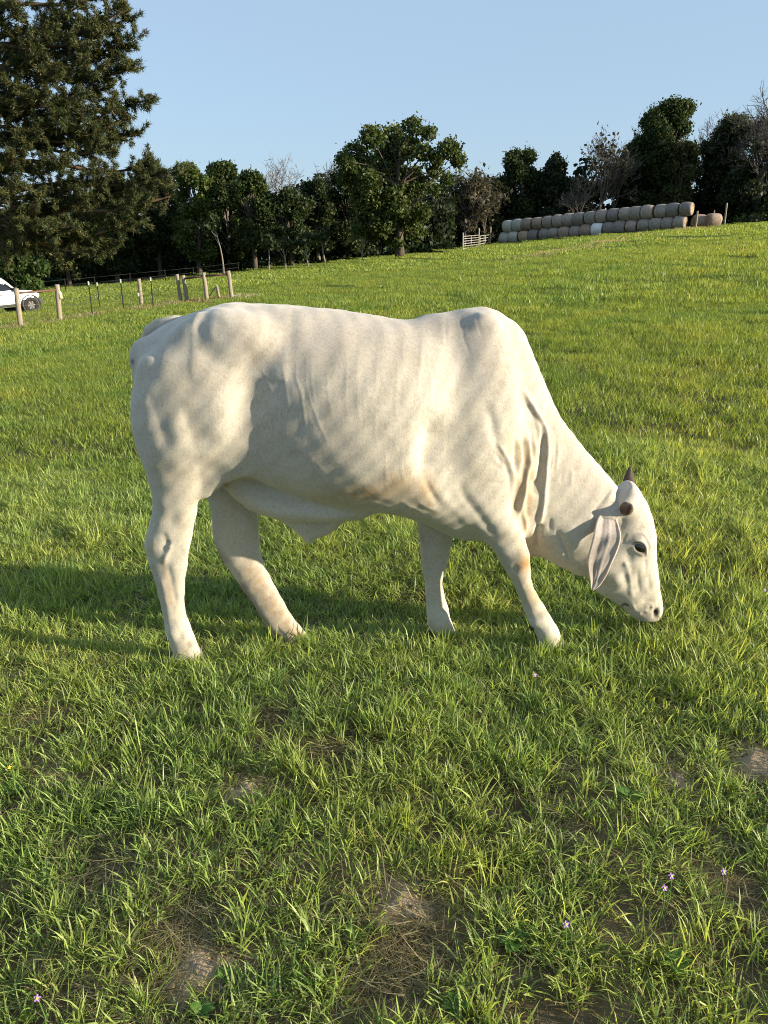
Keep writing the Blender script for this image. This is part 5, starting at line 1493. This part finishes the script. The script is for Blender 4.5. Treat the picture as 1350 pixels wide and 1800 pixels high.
# earth mounds, clods
EARTH = NT('loose_earth'); c = EARTH.coord(); n1 = EARTH.noise(9, 8, .7, c); n2 = EARTH.noise(45, 5, .65, c)
EARTH.base(EARTH.mix(n2, EARTH.ramp(n1, [(.3, (.20, .15, .095)), (.5, (.36, .28, .185)), (.7, (.50, .41, .28))]), (.30, .235, .155))); EARTH.set(Roughness=.95, Specular_IOR_Level=.1); EARTH.bump(EARTH.math('ADD', n1, n2), .9, .012); EARTH = EARTH.m
for i, ((px, r, h, lab), (c_, _)) in enumerate(zip(MOUNDS, MP)):
    rg2 = np.random.default_rng(900 + i)
    T = thing('earth_mound', tuple(c_), lab, 'earth mound', 'earth mounds in the grass')
    n = 26; V = []; xs = np.linspace(-1.25, 1.25, n)
    ph = rg2.uniform(0, 6.28, 8)
    for b in xs:
        for a in xs:
            q = math.hypot(a, b) * (1 + .18 * math.sin(3 * math.atan2(b, a) + ph[0]))
            z = h * math.exp(-(q / .62) ** 2) - .010 * q
            z += h * .28 * math.sin(7 * a + ph[1]) * math.sin(6 * b + ph[2]) * math.exp(-q * q) + h * .22 * math.sin(15 * a + ph[3] + 3 * b) * math.sin(13 * b + ph[4]) * math.exp(-q * q) + rg2.normal() * h * .06 * math.exp(-q)
            X, Y = c_[0] + a * r, c_[1] + b * r
            V.append((a * r, b * r, float(gz(X, Y)) - c_[2] + z + .006))
    F = [(j * n + i2, j * n + i2 + 1, (j + 1) * n + i2 + 1, (j + 1) * n + i2) for j in range(n - 1) for i2 in range(n - 1)]
    link('heap', mesh_from('heap', V, F, EARTH, True), T)
    for k in range(22):
        a = rg2.uniform(0, 6.28); q = r * rg2.uniform(.1, .95); s = rg2.uniform(.003, .008)
        bm = bmesh.new(); bmesh.ops.create_icosphere(bm, subdivisions=2, radius=s)
        for v in bm.verts: v.co *= 1 + .25 * math.sin(v.co.x * 300 + k) * math.sin(v.co.y * 260 + 2 * k) + rg2.uniform(-.12, .12); v.co.z *= .75
        me = bpy.data.meshes.new('clod'); bm.to_mesh(me); bm.free(); me.materials.append(EARTH)
        o = link('clod', me, T); X, Y = c_[0] + q * math.cos(a), c_[1] + q * math.sin(a)
        o.location = (q * math.cos(a), q * math.sin(a), float(gz(X, Y)) - c_[2] + h * math.exp(-(q / r / .62) ** 2) * .95 + s * .3)

# flowers and broad-leaved weeds
PETAL = simple_mat('lilac_petal', (.34, .20, .52), .6, .2, 200); YPET = simple_mat('yellow_petal', (.70, .55, .04), .6, .2, 200); STEM = simple_mat('flower_stem', (.08, .15, .03), .6, .2, 80)
def flower(u, v, h, lab, mat=PETAL, r=.0068, group='small lilac wildflowers in the grass'):
    d = ray(u, v); lo_, t_ = None, .4
    for k in range(3000):
        p = d * t_
        if CAM_H + p[2] < gz(p[0], p[1]) + h: break
        t_ *= 1.002
    X, Y = d[0] * t_, d[1] * t_; b = (X, Y, float(gz(X, Y)))
    T = thing('wildflower', b, lab, 'flower', group)
    m = MB(); m.tube([(0, .004, -.01), (.006, .004, h * .5), (0, 0, h)], [.0016, .0014, .0012], 5); m.build('stem', STEM, T)
    ax = Vector((.15, -.75, .65)).normalized(); a = ax.orthogonal().normalized(); bb = ax.cross(a)
    for k in range(5):
        th = k * 2 * math.pi / 5; dr = a * math.cos(th) + bb * math.sin(th); sd_ = a * -math.sin(th) + bb * math.cos(th)
        c0 = Vector((0, 0, h)); V = [c0, c0 + dr * r * .5 + sd_ * r * .34 + ax * r * .2, c0 + dr * r * 1.05 + sd_ * r * .22 + ax * r * .18, c0 + dr * r * 1.15 + ax * r * .1, c0 + dr * r * 1.05 - sd_ * r * .22 + ax * r * .18, c0 + dr * r * .5 - sd_ * r * .34 + ax * r * .2]
        MB().add(V, [(0, 1, 2, 3), (0, 3, 4, 5)]).build('petal', mat, T)
    m = MB(); m.tube([Vector((0, 0, h)) - ax * .003, Vector((0, 0, h)) + ax * .003], [.002, .0025], 6); m.build('flower_centre', YPET, T)
for u, v, lab in ((1272, 1533, 'lilac wildflower farthest to the right of the near group, above a tan patch'), (1180, 1541, 'lilac wildflower, upper one of the close pair at lower right'), (1168, 1562, 'lilac wildflower, lower one of the close pair at lower right'), (995, 1626, 'lone lilac wildflower right of the central earth mound'),
                  (940, 1188, 'tiny lilac wildflower in front of the forelegs of the bull'), (1344, 1038, 'tiny lilac wildflower at the right edge, level with the muzzle'), (66, 1755, 'dull lilac flower head at bottom left')):
    flower(u, v, .12, lab)
flower(17, 1350, .12, 'small yellow wildflower at the left edge of the near grass', YPET, .0055, 'yellow wildflowers')
WLEAF = leaf_material('weed_leaf', .25, .4)
def weed(u, v, nl, L, lab, col=(.075, .15, .028)):
    b = at_ground(u, v); rg2 = np.random.default_rng(int(u + v)); T = thing('broadleaf_weed', tuple(b), lab, 'weed', 'broad-leaved weeds in the grass')
    for k in range(nl):
        a = k * 2.4 + rg2.uniform(-.3, .3); l = L * .5 * rg2.uniform(.6, 1.1); w = l * rg2.uniform(.2, .3); el = rg2.uniform(.35, 1.0)
        V = []; ns_ = 6
        for i in range(ns_ + 1):
            s = i / ns_; ww = w * math.sin(math.pi * min(1, s * .93 + .07)) ** .8; q = l * s
            ex, ez = q * math.cos(el * (1 - .5 * s)), q * math.sin(el * (1 - .6 * s))
            for j in (-1, 0, 1):
                V.append((ex * math.cos(a) - j * ww * math.sin(a), ex * math.sin(a) + j * ww * math.cos(a), ez + .01 + abs(j) * ww * .35))
        F = np.array([(i * 3 + j, i * 3 + j + 1, (i + 1) * 3 + j + 1, (i + 1) * 3 + j) for i in range(ns_) for j in (0, 1)])
        cc = np.array(col) * 1.25 * rg2.uniform(.7, 1.3)
        o = colour_mesh('leaf', np.array(V), F, np.tile(cc, (len(V), 1)), WLEAF, T); o.data.polygons.foreach_set('use_smooth', np.ones(len(F), bool))
for a in ((1105, 1410, 16, .10, 'dark leafy weed clump below the muzzle, left of the pale patch'), (905, 1665, 12, .09, 'broad leaved weed right of the central mound'), (1185, 1705, 12, .09, 'broad leaved weed at lower right, below the flowers'), (620, 1650, 6, .07, 'small leafy weed left of the central mound'), (395, 1725, 7, .07, 'small round leaved weed on the right of the grey mound'), (25, 1395, 9, .10, 'pale leafy weed below the yellow flower'), (355, 1790, 8, .07, 'leafy weed at the bottom edge under the grey mound'), (800, 1775, 8, .08, 'leafy weed at the bottom edge, right of centre')):
    weed(*a)
# pale gravel by the gate
rg = np.random.default_rng(66); m = MB()
for k in range(160):
    u, v = rg.uniform(404, 462), 521 + rg.normal() * 1.6; p = at_ground(u, v); s = rg.uniform(.012, .04)
    m.box((p[0], p[1] + rg.normal() * .4, p[2] + s * .6 + .03), (s * 2, s * 2, s * 1.1), Matrix.Rotation(rg.uniform(0, 3), 3, 'Z'))
tag(m.build('gravel', simple_mat('pale_stone', (.42, .40, .33), .9, .25, 9)), kind='stuff')
